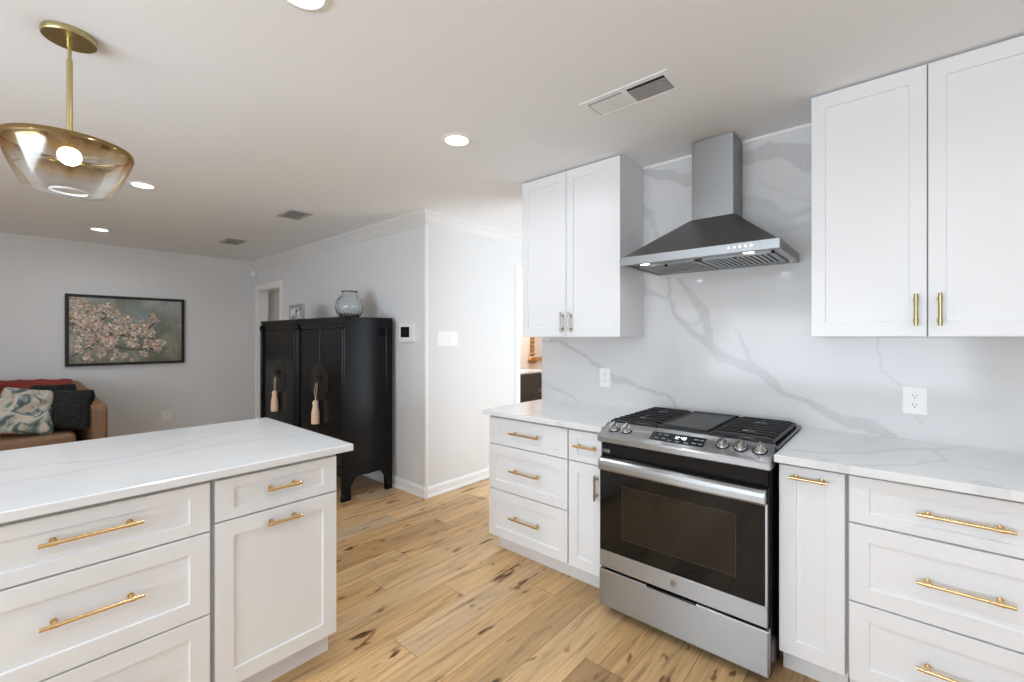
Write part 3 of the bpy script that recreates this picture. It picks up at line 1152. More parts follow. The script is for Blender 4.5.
stroke(bm, [(-.001, .004), (-.003, .007), (-.007, .005), (-.006, .0), (-.002, -.001), (-.001, .003), (-.002, -.006), (-.006, -.006)], .0012)
stroke(bm, [(.002, .004), (.005, .007), (.005, .0), (.003, -.005), (.001, -.003), (.008, .001)], .0012)
obj('badge_mark', bm, polish_m, bd)
# recess vent bar and left hinge bracket in the gap above the door
obj('vent_recess', B(dx0 + 0.004, 1.962, 0.784, dx1 - 0.004, 1.984, 0.850), black_m, rg)
bm = bmesh.new()
for k in range(4):
    cyl(bm, (dx0 + 0.006, 1.957 - 0.004 * 0, 0.803 + 0.0045 * k), (dx0 + 0.05, 1.957, 0.803 + 0.0045 * k), 0.002, 8)
obj('hinge_bracket', bm, steel_m, rg)
# warming drawer
bm = B(dx0 - 0.004, 1.945, 0.045, dx1 + 0.004, 1.983, 0.228, 0.006, 3)
wd = obj('warming_drawer', bm, steel_m, rg)
obj('pull_shade_strip', B(RC - 0.125, 1.942, 0.221, RC + 0.1, 1.975, 0.2295, 0.002), black_m, wd)  # black strip standing in for the shaded pull pocket

# ------------------------------------------------------------------ HOOD
HC = -0.752
hd = thing('range_hood', (HC, 2.4, 1.755), 'stainless steel chimney range hood on the veined backsplash', 'range hood')
hx0, hx1, hy0, hy1 = HC - 0.371, HC + 0.375, 2.16, WY - 0.001
# lip frame
bm = bmesh.new()
zl0, zl1 = 1.752, 1.797
t_ = 0.022
box(bm, hx0, hy0, zl0, hx1, hy0 + t_, zl1, 0.002)
box(bm, hx0, hy1 - t_, zl0, hx1, hy1, zl1, 0.002)
box(bm, hx0, hy0 + t_, zl0, hx0 + t_, hy1 - t_, zl1, 0.002)
box(bm, hx1 - t_, hy0 + t_, zl0, hx1, hy1 - t_, zl1, 0.002)
box(bm, hx0 + t_, hy0 + t_, zl1 - 0.012, hx1 - t_, hy1 - t_, zl1 - 0.002)
lip = obj('hood_lip', bm, lip_m, hd)
# underside panel
und = bmesh.new()
box(und, hx0 + t_, hy0 + t_, zl0 + 0.010, hx1 - t_, hy1 - t_, zl0 + 0.016)
obj('underside_panel', und, lip_m, hd)
# canopy pyramid
cx0, cx1, cy0 = -0.853, -0.640, 2.475
bm = bmesh.new()
zb, ztp = zl1 + 0.001, 2.012
ins = 0.012
a = [bm.verts.new(p) for p in ((hx0 + ins, hy0 + ins, zb), (hx1 - ins, hy0 + ins, zb), (hx1 - ins, hy1, zb), (hx0 + ins, hy1, zb))]
b_ = [bm.verts.new(p) for p in ((cx0 - .004, cy0 - .004, ztp), (cx1 + .004, cy0 - .004, ztp), (cx1 + .004, hy1, ztp), (cx0 - .004, hy1, ztp))]
for i in range(4):
    j = (i + 1) % 4
    bm.faces.new((a[i], a[j], b_[j], b_[i]))
bm.faces.new(list(reversed(a)))
bm.faces.new(b_)
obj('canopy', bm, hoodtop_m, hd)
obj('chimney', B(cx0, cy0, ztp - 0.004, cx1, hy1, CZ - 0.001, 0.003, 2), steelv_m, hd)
# baffle filters
for fx0, fx1 in ((hx0 + 0.045, HC - 0.006), (HC + 0.006, hx1 - 0.045)):
    bm = bmesh.new()
    fy0, fy1 = hy0 + 0.115, hy1 - 0.04
    zf = zl0 + 0.001
    box(bm, fx0, fy0, zf, fx1, fy0 + 0.016, zf + 0.010, 0.001)
    box(bm, fx0, fy1 - 0.016, zf, fx1, fy1, zf + 0.010, 0.001)
    box(bm, fx0, fy0, zf, fx0 + 0.012, fy1, zf + 0.010, 0.001)
    box(bm, fx1 - 0.012, fy0, zf, fx1, fy1, zf + 0.010, 0.001)
    nsl = 13
    for i in range(nsl):
        x = fx0 + 0.018 + (fx1 - fx0 - 0.036) * i / (nsl - 1)
        box(bm, x - 0.0075, fy0 + 0.012, zf + 0.001, x + 0.0075, fy1 - 0.012, zf + 0.006, 0.001)
    fl = obj('baffle_filter', bm, lip_m, hd)
    obj('filter_backing', B(fx0 + 0.008, fy0 + 0.01, zf + 0.0075, fx1 - 0.008, fy1 - 0.01, zf + 0.0088), black_m, fl)
    xm = (fx0 + fx1) / 2
    obj('filter_latch', cyl(bmesh.new(), (xm, fy0 + 0.008, zf - 0.008), (xm, fy0 + 0.008, zf + 0.001), 0.009, 18), black_m, fl, smooth=True, angle=40)
for lx in (hx0 + 0.115, hx1 - 0.135):
    cyl_b = cyl(bmesh.new(), (lx, hy0 + 0.062, zl0 + 0.0065), (lx, hy0 + 0.062, zl0 + 0.0095), 0.028, 28)
    hl = obj('hood_lamp', cyl_b, steel_m, hd, smooth=True, angle=40)
    obj('lamp_lens', cyl(bmesh.new(), (lx, hy0 + 0.062, zl0 + 0.004), (lx, hy0 + 0.062, zl0 + 0.0066), 0.022, 28), hoodlamp_m, hl)
    area_light('hood_lamp_light', (lx, hy0 + 0.062, zl0 + 0.001), (0, 0, 0), 0.04, 0.04, 0.3, (0.95, 0.97, 1.0), 'DISK')
for i in range(5):
    x = -0.578 + 0.023 * i
    bt = cyl(bmesh.new(), (x, hy0 - 0.003, 1.7775), (x, hy0 + 0.001, 1.7775), 0.0062, 18)
    b0 = obj('button', bt, polish_m, hd, smooth=True, angle=40)
    obj('button_light', cyl(bmesh.new(), (x, hy0 - 0.0036, 1.7775), (x, hy0 - 0.0029, 1.7775), 0.0036, 14), digit_m, b0)

# ------------------------------------------------------------------ outlets, switches


def outlet(axis, c0, c1, z0, z1, face, label, style='duplex', dim=False):
    """axis 'x': plate in xz plane facing -y ; 'y': plate in yz plane facing +x"""
    cm, zm = (c0 + c1) / 2, (z0 + z1) / 2
    loc = (cm, face, zm) if axis == 'x' else (face, cm, zm)
    t = thing('wall_outlet', loc, label, 'outlet')

    def bb(u0, u1, za, zb, h0, h1, bev=0):
        if axis == 'x':
            return B(u0, face - h1, za, u1, face - h0, zb, bev)
        return B(face + h0, u0, za, face + h1, u1, zb, bev)

    def cc(u, z, r, h0, h1):
        if axis == 'x':
            return cyl(bmesh.new(), (u, face - h0, z), (u, face - h1, z), r, 24)
        return cyl(bmesh.new(), (face + h0, u, z), (face + h1, u, z), r, 24)
    obj('cover_plate', bb(c0, c1, z0, z1, 0, 0.006, 0.002), plate_m, t)
    h = z1 - z0
    for s in (-1, 1):
        zc = zm + s * h * 0.165
        if style == 'duplex':
            sk = obj('socket', cc(cm, zc, h * 0.135, 0.006, 0.0085), plate_m, t, smooth=True, angle=40)
        else:
            sk = obj('socket', bb(cm - 0.017, cm + 0.017, zc - 0.02, zc + 0.02, 0.006, 0.0085, 0.001), plate_m, t)
        b2 = bmesh.new()
        for dx, dz, w, hh in ((-0.0065, 0.004, 0.0022, 0.008), (0.0065, 0.004, 0.0022, 0.008), (0, -0.007, 0.0045, 0.0045)):
            if axis == 'x':
                box(b2, cm + dx - w / 2, face - 0.0089, zc + dz - hh / 2, cm + dx + w / 2, face - 0.008, zc + dz + hh / 2)
            else:
                box(b2, face + 0.008, cm + dx - w / 2, zc + dz - hh / 2, face + 0.0089, cm + dx + w / 2, zc + dz + hh / 2)
        obj('slots', b2, slot_m, sk)
    return t


outlet('x', 0.014, 0.097, 1.030, 1.153, WY, 'white duplex outlet on the backsplash right of the range')
outlet('x', -1.522, -1.440, 1.038, 1.164, WY, 'white outlet on the backsplash under the left wall cabinet', 'block')
outlet('y', 1.285, 1.385, 0.315, 0.44, XL, 'grey-shaded wall outlet below the blossom painting')

sw = thing('light_switch', (XB, 2.612, 1.36), 'white four-rocker light switch plate on the bright hall wall', 'light switch')
obj('cover_plate', B(XB, 2.490, 1.295, XB + 0.006, 2.724, 1.425, 0.002), plate_m, sw)
for i in range(4):
    y = 2.490 + 0.030 + 0.058 * i
    bm = bmesh.new()
    vs = extrude_poly(bm, [(XB + 0.006, 1.323), (XB + 0.010, 1.323), (XB + 0.0075, 1.36), (XB + 0.012, 1.397), (XB + 0.006, 1.397)], 'y', y - 0.017 + 0.0, y + 0.017)
    obj('rocker', bm, plate_m, sw)

th = thing('thermostat', (-3.30, YA, 1.42), 'white wall thermostat with square black screen beside the armoire', 'thermostat')
obj('housing', B(-3.395, YA - 0.03, 1.33, -3.175, YA, 1.500, 0.006, 2), plate_m, th)
obj('screen', B(-3.368, YA - 0.0315, 1.372, -3.240, YA - 0.028, 1.465, 0.001), screen_m, th)

ms = thing('motion_sensor', (-6.955, 2.345, 2.27), 'small white motion sensor in the corner under the crown moulding', 'sensor')
bm = bmesh.new()
prof = [(0.012, 2.225), (0.030, 2.232), (0.040, 2.26), (0.040, 2.30), (0.030, 2.322), (0.012, 2.328)]
lathe(bm, -6.945, 2.335, prof, 20, True, True)
obj('sensor_shell', bm, plate_m, ms, smooth=True, angle=40)

# ------------------------------------------------------------------ ceiling fixtures
dl_spots = [(-1.388, 0.603), (-1.796, 1.603), (-3.988, 0.630), (-5.945, 0.610)]
dl_lab = ['round recessed ceiling light at the top edge, nearest the camera',
          'round recessed ceiling light between the vent grille and the hall',
          'round recessed ceiling light just right of the glass pendant',
          'round recessed ceiling light farthest back, above the painting wall']
for (x, y), lb in zip(dl_spots, dl_lab):
    t = thing('recessed_light', (x, y, CZ), lb, 'ceiling light', 'recessed ceiling lights')
    bm = lathe(bmesh.new(), x, y, [(0.060, CZ - 0.002), (0.063, CZ - 0.007), (0.078, CZ - 0.005), (0.083, CZ), (0.060, CZ)], 36)
    obj('trim_ring', bm, trim_m, t, smooth=True, angle=40)
    obj('light_lens', cyl(bmesh.new(), (x, y, CZ - 0.004), (x, y, CZ - 0.0005), 0.061, 36), lamp_m, t)
    area_light('recessed_light_glow', (x, y, CZ - 0.009), (0, 0, 0), 0.12, 0.12, 5.0, (0.87, 0.935, 1.0), 'DISK', math.radians(165))
# further downlights of the same room out of the frame
for (x, y) in ((0.2, 0.63), (0.9, 1.3), (-1.42, -1.3), (0.2, -1.3), (-4.0, -1.3)):
    area_light('recessed_light_glow', (x, y, CZ - 0.009), (0, 0, 0), 0.12, 0.12, 5.0, (0.87, 0.935, 1.0), 'DISK', math.radians(165))


def vent(x0, x1, y0, y1, label, two=False, mat=None):
    t = thing('ceiling_vent', ((x0 + x1) / 2, (y0 + y1) / 2, CZ), label, 'ceiling vent', 'ceiling vents')
    m = 0.028
    bm = bmesh.new()
    z0, z1 = CZ - (0.004 if two else 0.008), CZ
    box(bm, x0, y0, z0, x1, y0 + m, z1, 0.002)
    box(bm, x0, y1 - m, z0, x1, y1, z1, 0.002)
    box(bm, x0, y0 + m, z0, x0 + m, y1 - m, z1, 0.002)
    box(bm, x1 - m, y0 + m, z0, x1, y1 - m, z1, 0.002)
    xm = (x0 + x1) / 2
    if two:
        box(bm, xm - 0.012, y0 + m, z0, xm + 0.012, y1 - m, z1, 0.002)
    obj('frame', bm, ceil_m if two else grille_m, t)
    obj('duct_shade_sheet', B(x0 + m * .8, y0 + m * .8, CZ - 0.0015, x1 - m * .8, y1 - m * .8, CZ - 0.0003), black_m, t)  # black sheet standing in for the dark inside the duct
    if two:
        bm = bmesh.new()
        n = 15
        for i in range(n):
            x = x0 + m + 0.008 + (xm - 0.012 - x0 - m - 0.012) * i / (n - 1)
            extrude_poly(bm, [(x - 0.0026, z0 + 0.0005), (x + 0.0016, z0 + 0.0005), (x + 0.0026, z1 - 0.001), (x - 0.0016, z1 - 0.001)], 'y', y0 + m, y0 + m + 0.016)
            extrude_poly(bm, [(x - 0.0052, z0 + 0.0005), (x + 0.0042, z0 + 0.0005), (x + 0.0052, z1 - 0.001), (x - 0.0042, z1 - 0.001)], 'y', y0 + m + 0.016, y1 - m)
        obj('louvres', bm, ceil_m, t)
        bm = bmesh.new()
        n = 8
        for i in range(n):
            y = y0 + m + 0.024 + (y1 - y0 - 2 * m - 0.034) * i / (n - 1)
            extrude_poly(bm, [(y - 0.006, z0 + 0.0005), (y + 0.004, z0 + 0.0005), (y + 0.006, z1 - 0.001), (y - 0.004, z1 - 0.001)], 'x', xm + 0.012, x1 - m)
        obj('louvres', bm, grille_m, t)
    else:
        bm = bmesh.new()
        n = 9
        for i in range(n):
            y = y0 + m + 0.008 + (y1 - y0 - 2 * m - 0.016) * i / (n - 1)
            extrude_poly(bm, [(y - 0.006, z0 + 0.001), (y + 0.002, z0 + 0.001), (y + 0.005, z1 - 0.002), (y - 0.003, z1 - 0.002)], 'x', x0 + m, x1 - m)
        obj('louvres', bm, grille_m, t)


vent(-1.10, -0.69, 1.728, 1.908, 'white two-way ceiling vent grille in front of the range hood', True)
vent(-4.10, -3.80, 1.555, 1.745, 'grey ceiling vent nearer the black armoires')
vent(-5.73, -5.42, 1.565, 1.755, 'grey ceiling vent farther back, near the far corner')

# ------------------------------------------------------------------ pendant
px, py = -2.205, 0.148
pd = thing('pendant_lamp', (px, py, CZ), 'brass pendant lamp with amber-to-clear glass shade over the island', 'pendant lamp')
bm = lathe(bmesh.new(), px, py, [(0.005, CZ), (0.073, CZ), (0.0735, CZ - 0.004), (0.0735, CZ - 0.016), (0.071, CZ - 0.020), (0.006, CZ - 0.020)], 48, False, True)
cn = obj('ceiling_canopy', bm, dbrass_m, pd, smooth=True, angle=35)
an = math.radians(-65)
obj('set_screw', cyl(bmesh.new(), (px + 0.073 * math.cos(an), py + 0.073 * math.sin(an), CZ - 0.010), (px + 0.0765 * math.cos(an), py + 0.0765 * math.sin(an), CZ - 0.010), 0.0035, 12), nickel_m, cn)
bm = bmesh.new()
cyl(bm, (px, py, 2.35), (px, py, CZ - 0.02), 0.0055, 16)
cyl(bm, (px, py, CZ - 0.045), (px, py, CZ - 0.02), 0.009, 16)
cyl(bm, (px, py, 2.05), (px, py, 2.352), 0.0085, 20)
obj('rod', bm, dbrass_m, pd, smooth=True, angle=40)
glass_m = bpy.data.materials.new('amber_fade_glass')
glass_m.use_nodes = True
nt = glass_m.node_tree
nt.nodes.clear()


def mk(t, **k):
    n = nt.nodes.new(t)
    for a_, v in k.items():
        setattr(n, a_, v)
    return n


tc = mk('ShaderNodeTexCoord')
sp = mk('ShaderNodeSeparateXYZ')
nt.links.new(tc.outputs['Generated'], sp.inputs[0])
nzz = mk('ShaderNodeTexNoise')
nzz.inputs['Scale'].default_value = 9
mpg = mk('ShaderNodeMapping')
mpg.inputs['Scale'].default_value = (1, 1, 0.1)
nt.links.new(tc.outputs['Generated'], mpg.inputs[0])
nt.links.new(mpg.outputs[0], nzz.inputs['Vector'])
ad = mk('ShaderNodeMath', operation='MULTIPLY_ADD')
ad.inputs[1].default_value = 0.3
nt.links.new(nzz.outputs[0], ad.inputs[0])
nt.links.new(sp.outputs[2], ad.inputs[2])
cr = mk('ShaderNodeValToRGB')
e = cr.color_ramp.elements
e[0].position = 0.30; e[0].color = (0.97, 0.97, 0.97, 1)
e[1].position = 1.08; e[1].color = (0.13, 0.05, 0.01, 1)
n_ = e.new(0.60); n_.color = (0.70, 0.71, 0.72, 1)
n_ = e.new(0.82); n_.color = (0.58, 0.36, 0.10, 1)
nt.links.new(ad.outputs[0], cr.inputs[0])
tr = mk('ShaderNodeBsdfTransparent')
nt.links.new(cr.outputs[0], tr.inputs[0])
gl = mk('ShaderNodeBsdfGlossy')
gl.inputs['Roughness'].default_value = 0.13
cr3 = mk('ShaderNodeValToRGB')
cr3.color_ramp.elements[0].position = 0.8; cr3.color_ramp.elements[0].color = (0.95, 0.95, 0.95, 1)
cr3.color_ramp.elements[1].position = 1.0; cr3.color_ramp.elements[1].color = (0.95, 0.70, 0.34, 1)
nt.links.new(ad.outputs[0], cr3.inputs[0])
nt.links.new(cr3.outputs[0], gl.inputs[0])
lw = mk('ShaderNodeLayerWeight')
lw.inputs[0].default_value = 0.25
cr2 = mk('ShaderNodeMapRange')
cr2.inputs['From Min'].default_value = 0.4
cr2.inputs['From Max'].default_value = 1.1
cr2.inputs['To Min'].default_value = 0.06
cr2.inputs['To Max'].default_value = 0.2
nt.links.new(ad.outputs[0], cr2.inputs[0])
mxm = mk('ShaderNodeMath', operation='ADD', use_clamp=True)
fr = mk('ShaderNodeMath', operation='MULTIPLY')
fr.inputs[1].default_value = 0.6
nt.links.new(lw.outputs['Fresnel'], fr.inputs[0])
nt.links.new(cr2.outputs[0], mxm.inputs[0])
nt.links.new(fr.outputs[0], mxm.inputs[1])
ms_ = mk('ShaderNodeMixShader')
nt.links.new(mxm.outputs[0], ms_.inputs[0])
nt.links.new(tr.outputs[0], ms_.inputs[1])
nt.links.new(gl.outputs[0], ms_.inputs[2])
om = mk('ShaderNodeOutputMaterial')
nt.links.new(ms_.outputs[0], om.inputs[0])
prof = [(0.048, 1.887), (0.110, 1.888), (0.118, 1.893), (0.124, 1.902), (0.150, 1.962), (0.168, 2.012), (0.174, 2.030), (0.173, 2.042), (0.170, 2.048)]
bm = lathe(bmesh.new(), px, py, prof, 72)
sh = obj('glass_shade', bm, glass_m, pd, smooth=True)
cg = pmat('clear_edge_glass', (0.9, 0.9, 0.9), 0.05)
bm = bmesh.new()
for i in range(48):
    a0, a1 = 2 * PI * i / 48, 2 * PI * (i + 1) / 48
lathe(bm, px, py, [(0.048, 1.884), (0.052, 1.884), (0.053, 1.888), (0.052, 1.891), (0.048, 1.891), (0.047, 1.888), (0.048, 1.884)], 48)
obj('glass_opening_ring', bm, cg, sh, smooth=True)
uc = Vector((math.cos(YAW), math.sin(YAW), 0)) * 0.157
pc = Vector((px, py, 2.008))
obj('support_bar', cyl(bmesh.new(), pc - uc, pc + uc, 0.0022, 10), nickel_m, pd, smooth=True, angle=40)
obj('washer', cyl(bmesh.new(), (px, py, 2.060), (px, py, 2.066), 0.028, 28), dbrass_m, pd, smooth=True, angle=40)
obj('socket', cyl(bmesh.new(), (px, py, 2.036), (px, py, 2.06), 0.018, 24), dbrass_m, pd, smooth=True, angle=40)
bm = bmesh.new()
bmesh.ops.create_uvsphere(bm, u_segments=24, v_segments=16, radius=0.032, matrix=Matrix.Translation((px, py, 2.012)))
obj('bulb', bm, bulb_m, pd, smooth=True)

# ------------------------------------------------------------------ ARMOIRES


def armoire(x0, x1, label, tass):
    t = thing('armoire', ((x0 + x1) / 2, 2.08, 0), label, 'armoire', 'pair of black armoires')
    y0, y1 = 1.850, 2.315
    bm = bmesh.new()
    box(bm, x0 + 0.035, y0 + 0.028, 0.235, x1 - 0.012, y1 - 0.012, 1.50, 0.002)
    obj('cabinet_body', bm, arm_m, t)
    bm = bmesh.new()
    # moulded top board
    box(bm, x0, y0 - 0.006, 1.522, x1, y1, 1.546, 0.002)
    box(bm, x0 + 0.001, y0, 1.500, x1 - 0.001, y1, 1.522, 0.001)
    obj('top_board', bm, arm_m, t)
    # side frame panels
    for s, xs in ((-1, x0 + 0.012), (1, x1 - 0.012)):
        bm = bmesh.new()
        xa, xb = (xs - 0.008, xs + 0.022) if s < 0 else (xs - 0.022, xs + 0.008)
        ya, yb = y0 + 0.058, y1 - 0.062
        box(bm, xa, y0 + 0.03, 1.462, xb, y1, 1.50, 0.001)
        obj('side_rail', bm, arm_m, t)
        bm = bmesh.new()
        # arched apron below
        n = 20
        pts = [(ya, 0.285), (ya, 0.10)]
        for i in range(n + 1):
            u = i / n
            yy = ya + (yb - ya) * u
            k = abs(2 * u - 1)
            zz = 0.195 - 0.095 * max(0, (k - 0.62) / 0.38) ** 1.6 - 0.008 * (1 - k)
            pts.append((yy, zz))
        pts += [(yb, 0.10), (yb, 0.285)]
        cl = [pts[0]]
        for p in pts[1:]:
            if abs(p[0] - cl[-1][0]) + abs(p[1] - cl[-1][1]) > 1e-5:
                cl.append(p)
        extrude_poly(bm, cl, 'x', xa + 0.004, xb - 0.004)
        obj('side_apron', bm, arm_m, t)
    # four legs (posts)
    for xx in (x0 + 0.006, x1 - 0.046):
        for ya, yb in ((y0, y0 + 0.062), (y1 - 0.066, y1)):
            bm = bmesh.new()
            box(bm, xx, ya, 0.0, xx + 0.040, yb, 1.50, 0.003)
            obj('leg', bm, arm_m, t)
    # half-round front columns with capitals
    for xx in (x0 + 0.026, x1 - 0.026):
        bm = bmesh.new()
        cyl(bm, (xx, y0 - 0.001, 0.05), (xx, y0 - 0.001, 1.455), 0.017, 20)
        lathe(bm, xx, y0 - 0.001, [(0.017, 1.44), (0.023, 1.452), (0.0255, 1.466), (0.023, 1.480), (0.019, 1.49), (0.017, 1.499)], 20, True, True)
        lathe(bm, xx, y0 - 0.001, [(0.021, 0.0), (0.0245, 0.03), (0.020, 0.05), (0.017, 0.06)], 20, True, True)
        obj('column', bm, arm_m, t, smooth=True, angle=40)
    # front top rail and lower apron
    bm = bmesh.new()
    box(bm, x0 + 0.046, y0 + 0.006, 1.448, x1 - 0.046, y0 + 0.03, 1.50, 0.002)
    box(bm, x0 + 0.046, y0 + 0.006, 0.19, x1 - 0.046, y0 + 0.03, 0.27, 0.002)
    obj('front_rail', bm, arm_m, t)
    xm = (x0 + x1) / 2
    for a_, b2, s in ((x0 + 0.048, xm - 0.0015, -1), (xm + 0.0015, x1 - 0.048, 1)):
        d = obj('door', B(a_, y0 + 0.008, 0.275, b2, y0 + 0.029, 1.444, 0.002), arm_m, t)
        # half disc plate
        bm = bmesh.new()
        n = 28
        cz = 0.975
        r = 0.172
        pts = [(xm + s * 0.002, cz - r), ]
        for i in range(n + 1):
            an_ = -PI / 2 + PI * i / n
            pts.append((xm + s * (0.002 + r * math.cos(an_)), cz + r * math.sin(an_)))
        cl = [pts[0]]
        for p in pts[1:]:
            if abs(p[0] - cl[-1][0]) + abs(p[1] - cl[-1][1]) > 1e-5:
                cl.append(p)
        extrude_poly(bm, cl, 'y', y0 + 0.004, y0 + 0.008)
        pl = obj('disc_plate', bm, bronze_m, d)
        bm = bmesh.new()
        box(bm, xm + s * 0.030 - 0.007, y0 - 0.016, cz + 0.015, xm + s * 0.030 + 0.007, y0 + 0.004, cz + 0.055, 0.002)
        obj('pull_knob', bm, bronze_m, d)
    bm = bmesh.new()
    box(bm, xm - 0.045, y0 - 0.020, 0.985, xm + 0.045, y0 - 0.010, 1.003, 0.003)
    cyl(bm, (xm - 0.05, y0 - 0.015, 0.965), (xm + 0.05, y0 - 0.015, 0.965), 0.007, 12)
    lk = obj('lock_bar', bm, bronze_m, t)
    # tassel
    yt = y0 - 0.028
    bm = bmesh.new()
    for s in (-1, 1):
        p = [(xm + s * 0.012, yt + 0.008, 0.965), (xm + s * 0.020, yt, 0.90), (xm + s * 0.008, yt, 0.835), (xm, yt, 0.805)]
        for q0, q1 in zip(p[:-1], p[1:]):
            cyl(bm, q0, q1, 0.0042, 8)
    ts = obj('tassel_cord', bm, cord_m, t, smooth=True)
    dz = tass
    bm = lathe(bmesh.new(), xm, yt, [(0.008, 0.812 + dz), (0.022, 0.800 + dz), (0.026, 0.775 + dz), (0.021, 0.758 + dz), (0.026, 0.745 + dz), (0.033, 0.70 + dz), (0.035, 0.63 + dz), (0.034, 0.60 + dz)], 26, True, True,
               wob=lambda a_, z: 0.05 * math.sin(a_ * 9))
    obj('tassel', bm, tassel_m, t, smooth=True, angle=60)
    return t


armoire(-5.283, -4.394, 'black lacquered armoire with a peach tassel, the farther of the pair', 0.012)
armoire(-4.388, -3.460, 'black lacquered armoire with a peach tassel, nearer the thermostat and hall', 0.0)

# glass vase
vg = bpy.data.materials.new('clear_vase_glass')
vg.use_nodes = True
vb = vg.node_tree.nodes['Principled BSDF']
vb.inputs['Base Color'].default_value = (0.93, 0.95, 0.95, 1)
vb.inputs['Roughness'].default_value = 0.02
vb.inputs['Transmission Weight'].default_value = 1.0
vb.inputs['IOR'].default_value = 1.45
vx, vy, vz = -3.82, 2.09, 1.546
outp = [(0.062, 0.0), (0.085, 0.012), (0.112, 0.045), (0.124, 0.085), (0.121, 0.12), (0.104, 0.155), (0.078, 0.178), (0.066, 0.192), (0.065, 0.205), (0.078, 0.215)]
inn = [(0.072, 0.217), (0.059, 0.205), (0.060, 0.192), (0.072, 0.174), (0.098, 0.151), (0.114, 0.118), (0.117, 0.085), (0.105, 0.048), (0.078, 0.018), (0.045, 0.012)]
sq = lambda p: [(r, vz + z * 1.16) for r, z in p]
bm = lathe(bmesh.new(), vx, vy, sq(outp) + sq(inn), 72, True, True, wob=lambda a_, z: 0.030 * math.cos(a_ * 16 + (z - vz) * 30) * (1 if z < vz + 0.215 else 0))
v = obj('glass_vase', bm, vg, None, smooth=True)
set_tags(v, 'round clear ribbed glass vase on the nearer black armoire', 'vase')

# small picture frame leaning on armoire
pf = thing('photo_frame', (-4.71, 2.0, 1.546), 'small silver photo frame standing on the farther armoire', 'photo frame')
bm = bmesh.new()
fx0, fx1, fz1 = -4.875, -4.55, 1.712
box(bm, fx0, 1.98, 1.546, fx0 + 0.03, 2.00, fz1, 0.002)
box(bm, fx1 - 0.045, 1.98, 1.546, fx1, 2.00, fz1, 0.002)
box(bm, fx0 + 0.03, 1.98, fz1 - 0.03, fx1 - 0.045, 2.00, fz1, 0.002)
box(bm, fx0 + 0.03, 1.98, 1.546, fx1 - 0.045, 2.00, 1.57, 0.002)
box(bm, fx0 + 0.02, 1.998, 1.55, fx1 - 0.02, 2.004, fz1 - 0.01)
obj('frame', bm, silver_m, pf)
pm = pmat('photo_print', (0.62, 0.62, 0.64), 0.3)
nz = N(pm, 'ShaderNodeTexNoise')
nz.inputs['Scale'].default_value = 14
tcx = N(pm, 'ShaderNodeTexCoord')
L(pm, tcx.outputs['Object'], nz.inputs['Vector'])
rp = N(pm, 'ShaderNodeValToRGB')
rp.color_ramp.elements[0].position = 0.35
rp.color_ramp.elements[0].color = (0.05, 0.05, 0.07, 1)
rp.color_ramp.elements[1].position = 0.55
rp.color_ramp.elements[1].color = (0.7, 0.7, 0.73, 1)
L(pm, nz.outputs[0], rp.inputs[0])
L(pm, rp.outputs[0], bsdf(pm).inputs['Base Color'])
obj('photo', B(fx0 + 0.03, 1.986, 1.57, fx1 - 0.045, 1.992, fz1 - 0.03), pm, pf)
bm = extrude_poly(bmesh.new(), [(2.004, 1.68), (2.004, 1.66), (2.065, 1.546), (2.072, 1.546)], 'x', -4.74, -4.70)
obj('easel_leg', bm, silver_m, pf)

# ------------------------------------------------------------------ painting
PY0, PY1, PZ0, PZ1 = 0.430, 1.517, 1.045, 1.858
pt = thing('painting', (XL, (PY0 + PY1) / 2, (PZ0 + PZ1) / 2), 'black-framed painting of pale blossom branches on grey-green ground', 'painting')
bm = bmesh.new()
fw = 0.030
xf0, xf1 = XL, XL + 0.038
box(bm, xf0, PY0, PZ0, xf1, PY0 + fw, PZ1, 0.002)
box(bm, xf0, PY1 - fw, PZ0, xf1, PY1, PZ1, 0.002)
box(bm, xf0, PY0 + fw, PZ1 - fw, xf1, PY1 - fw, PZ1, 0.002)
box(bm, xf0, PY0 + fw, PZ0, xf1, PY1 - fw, PZ0 + fw, 0.002)
obj('frame', bm, frameb_m, pt)


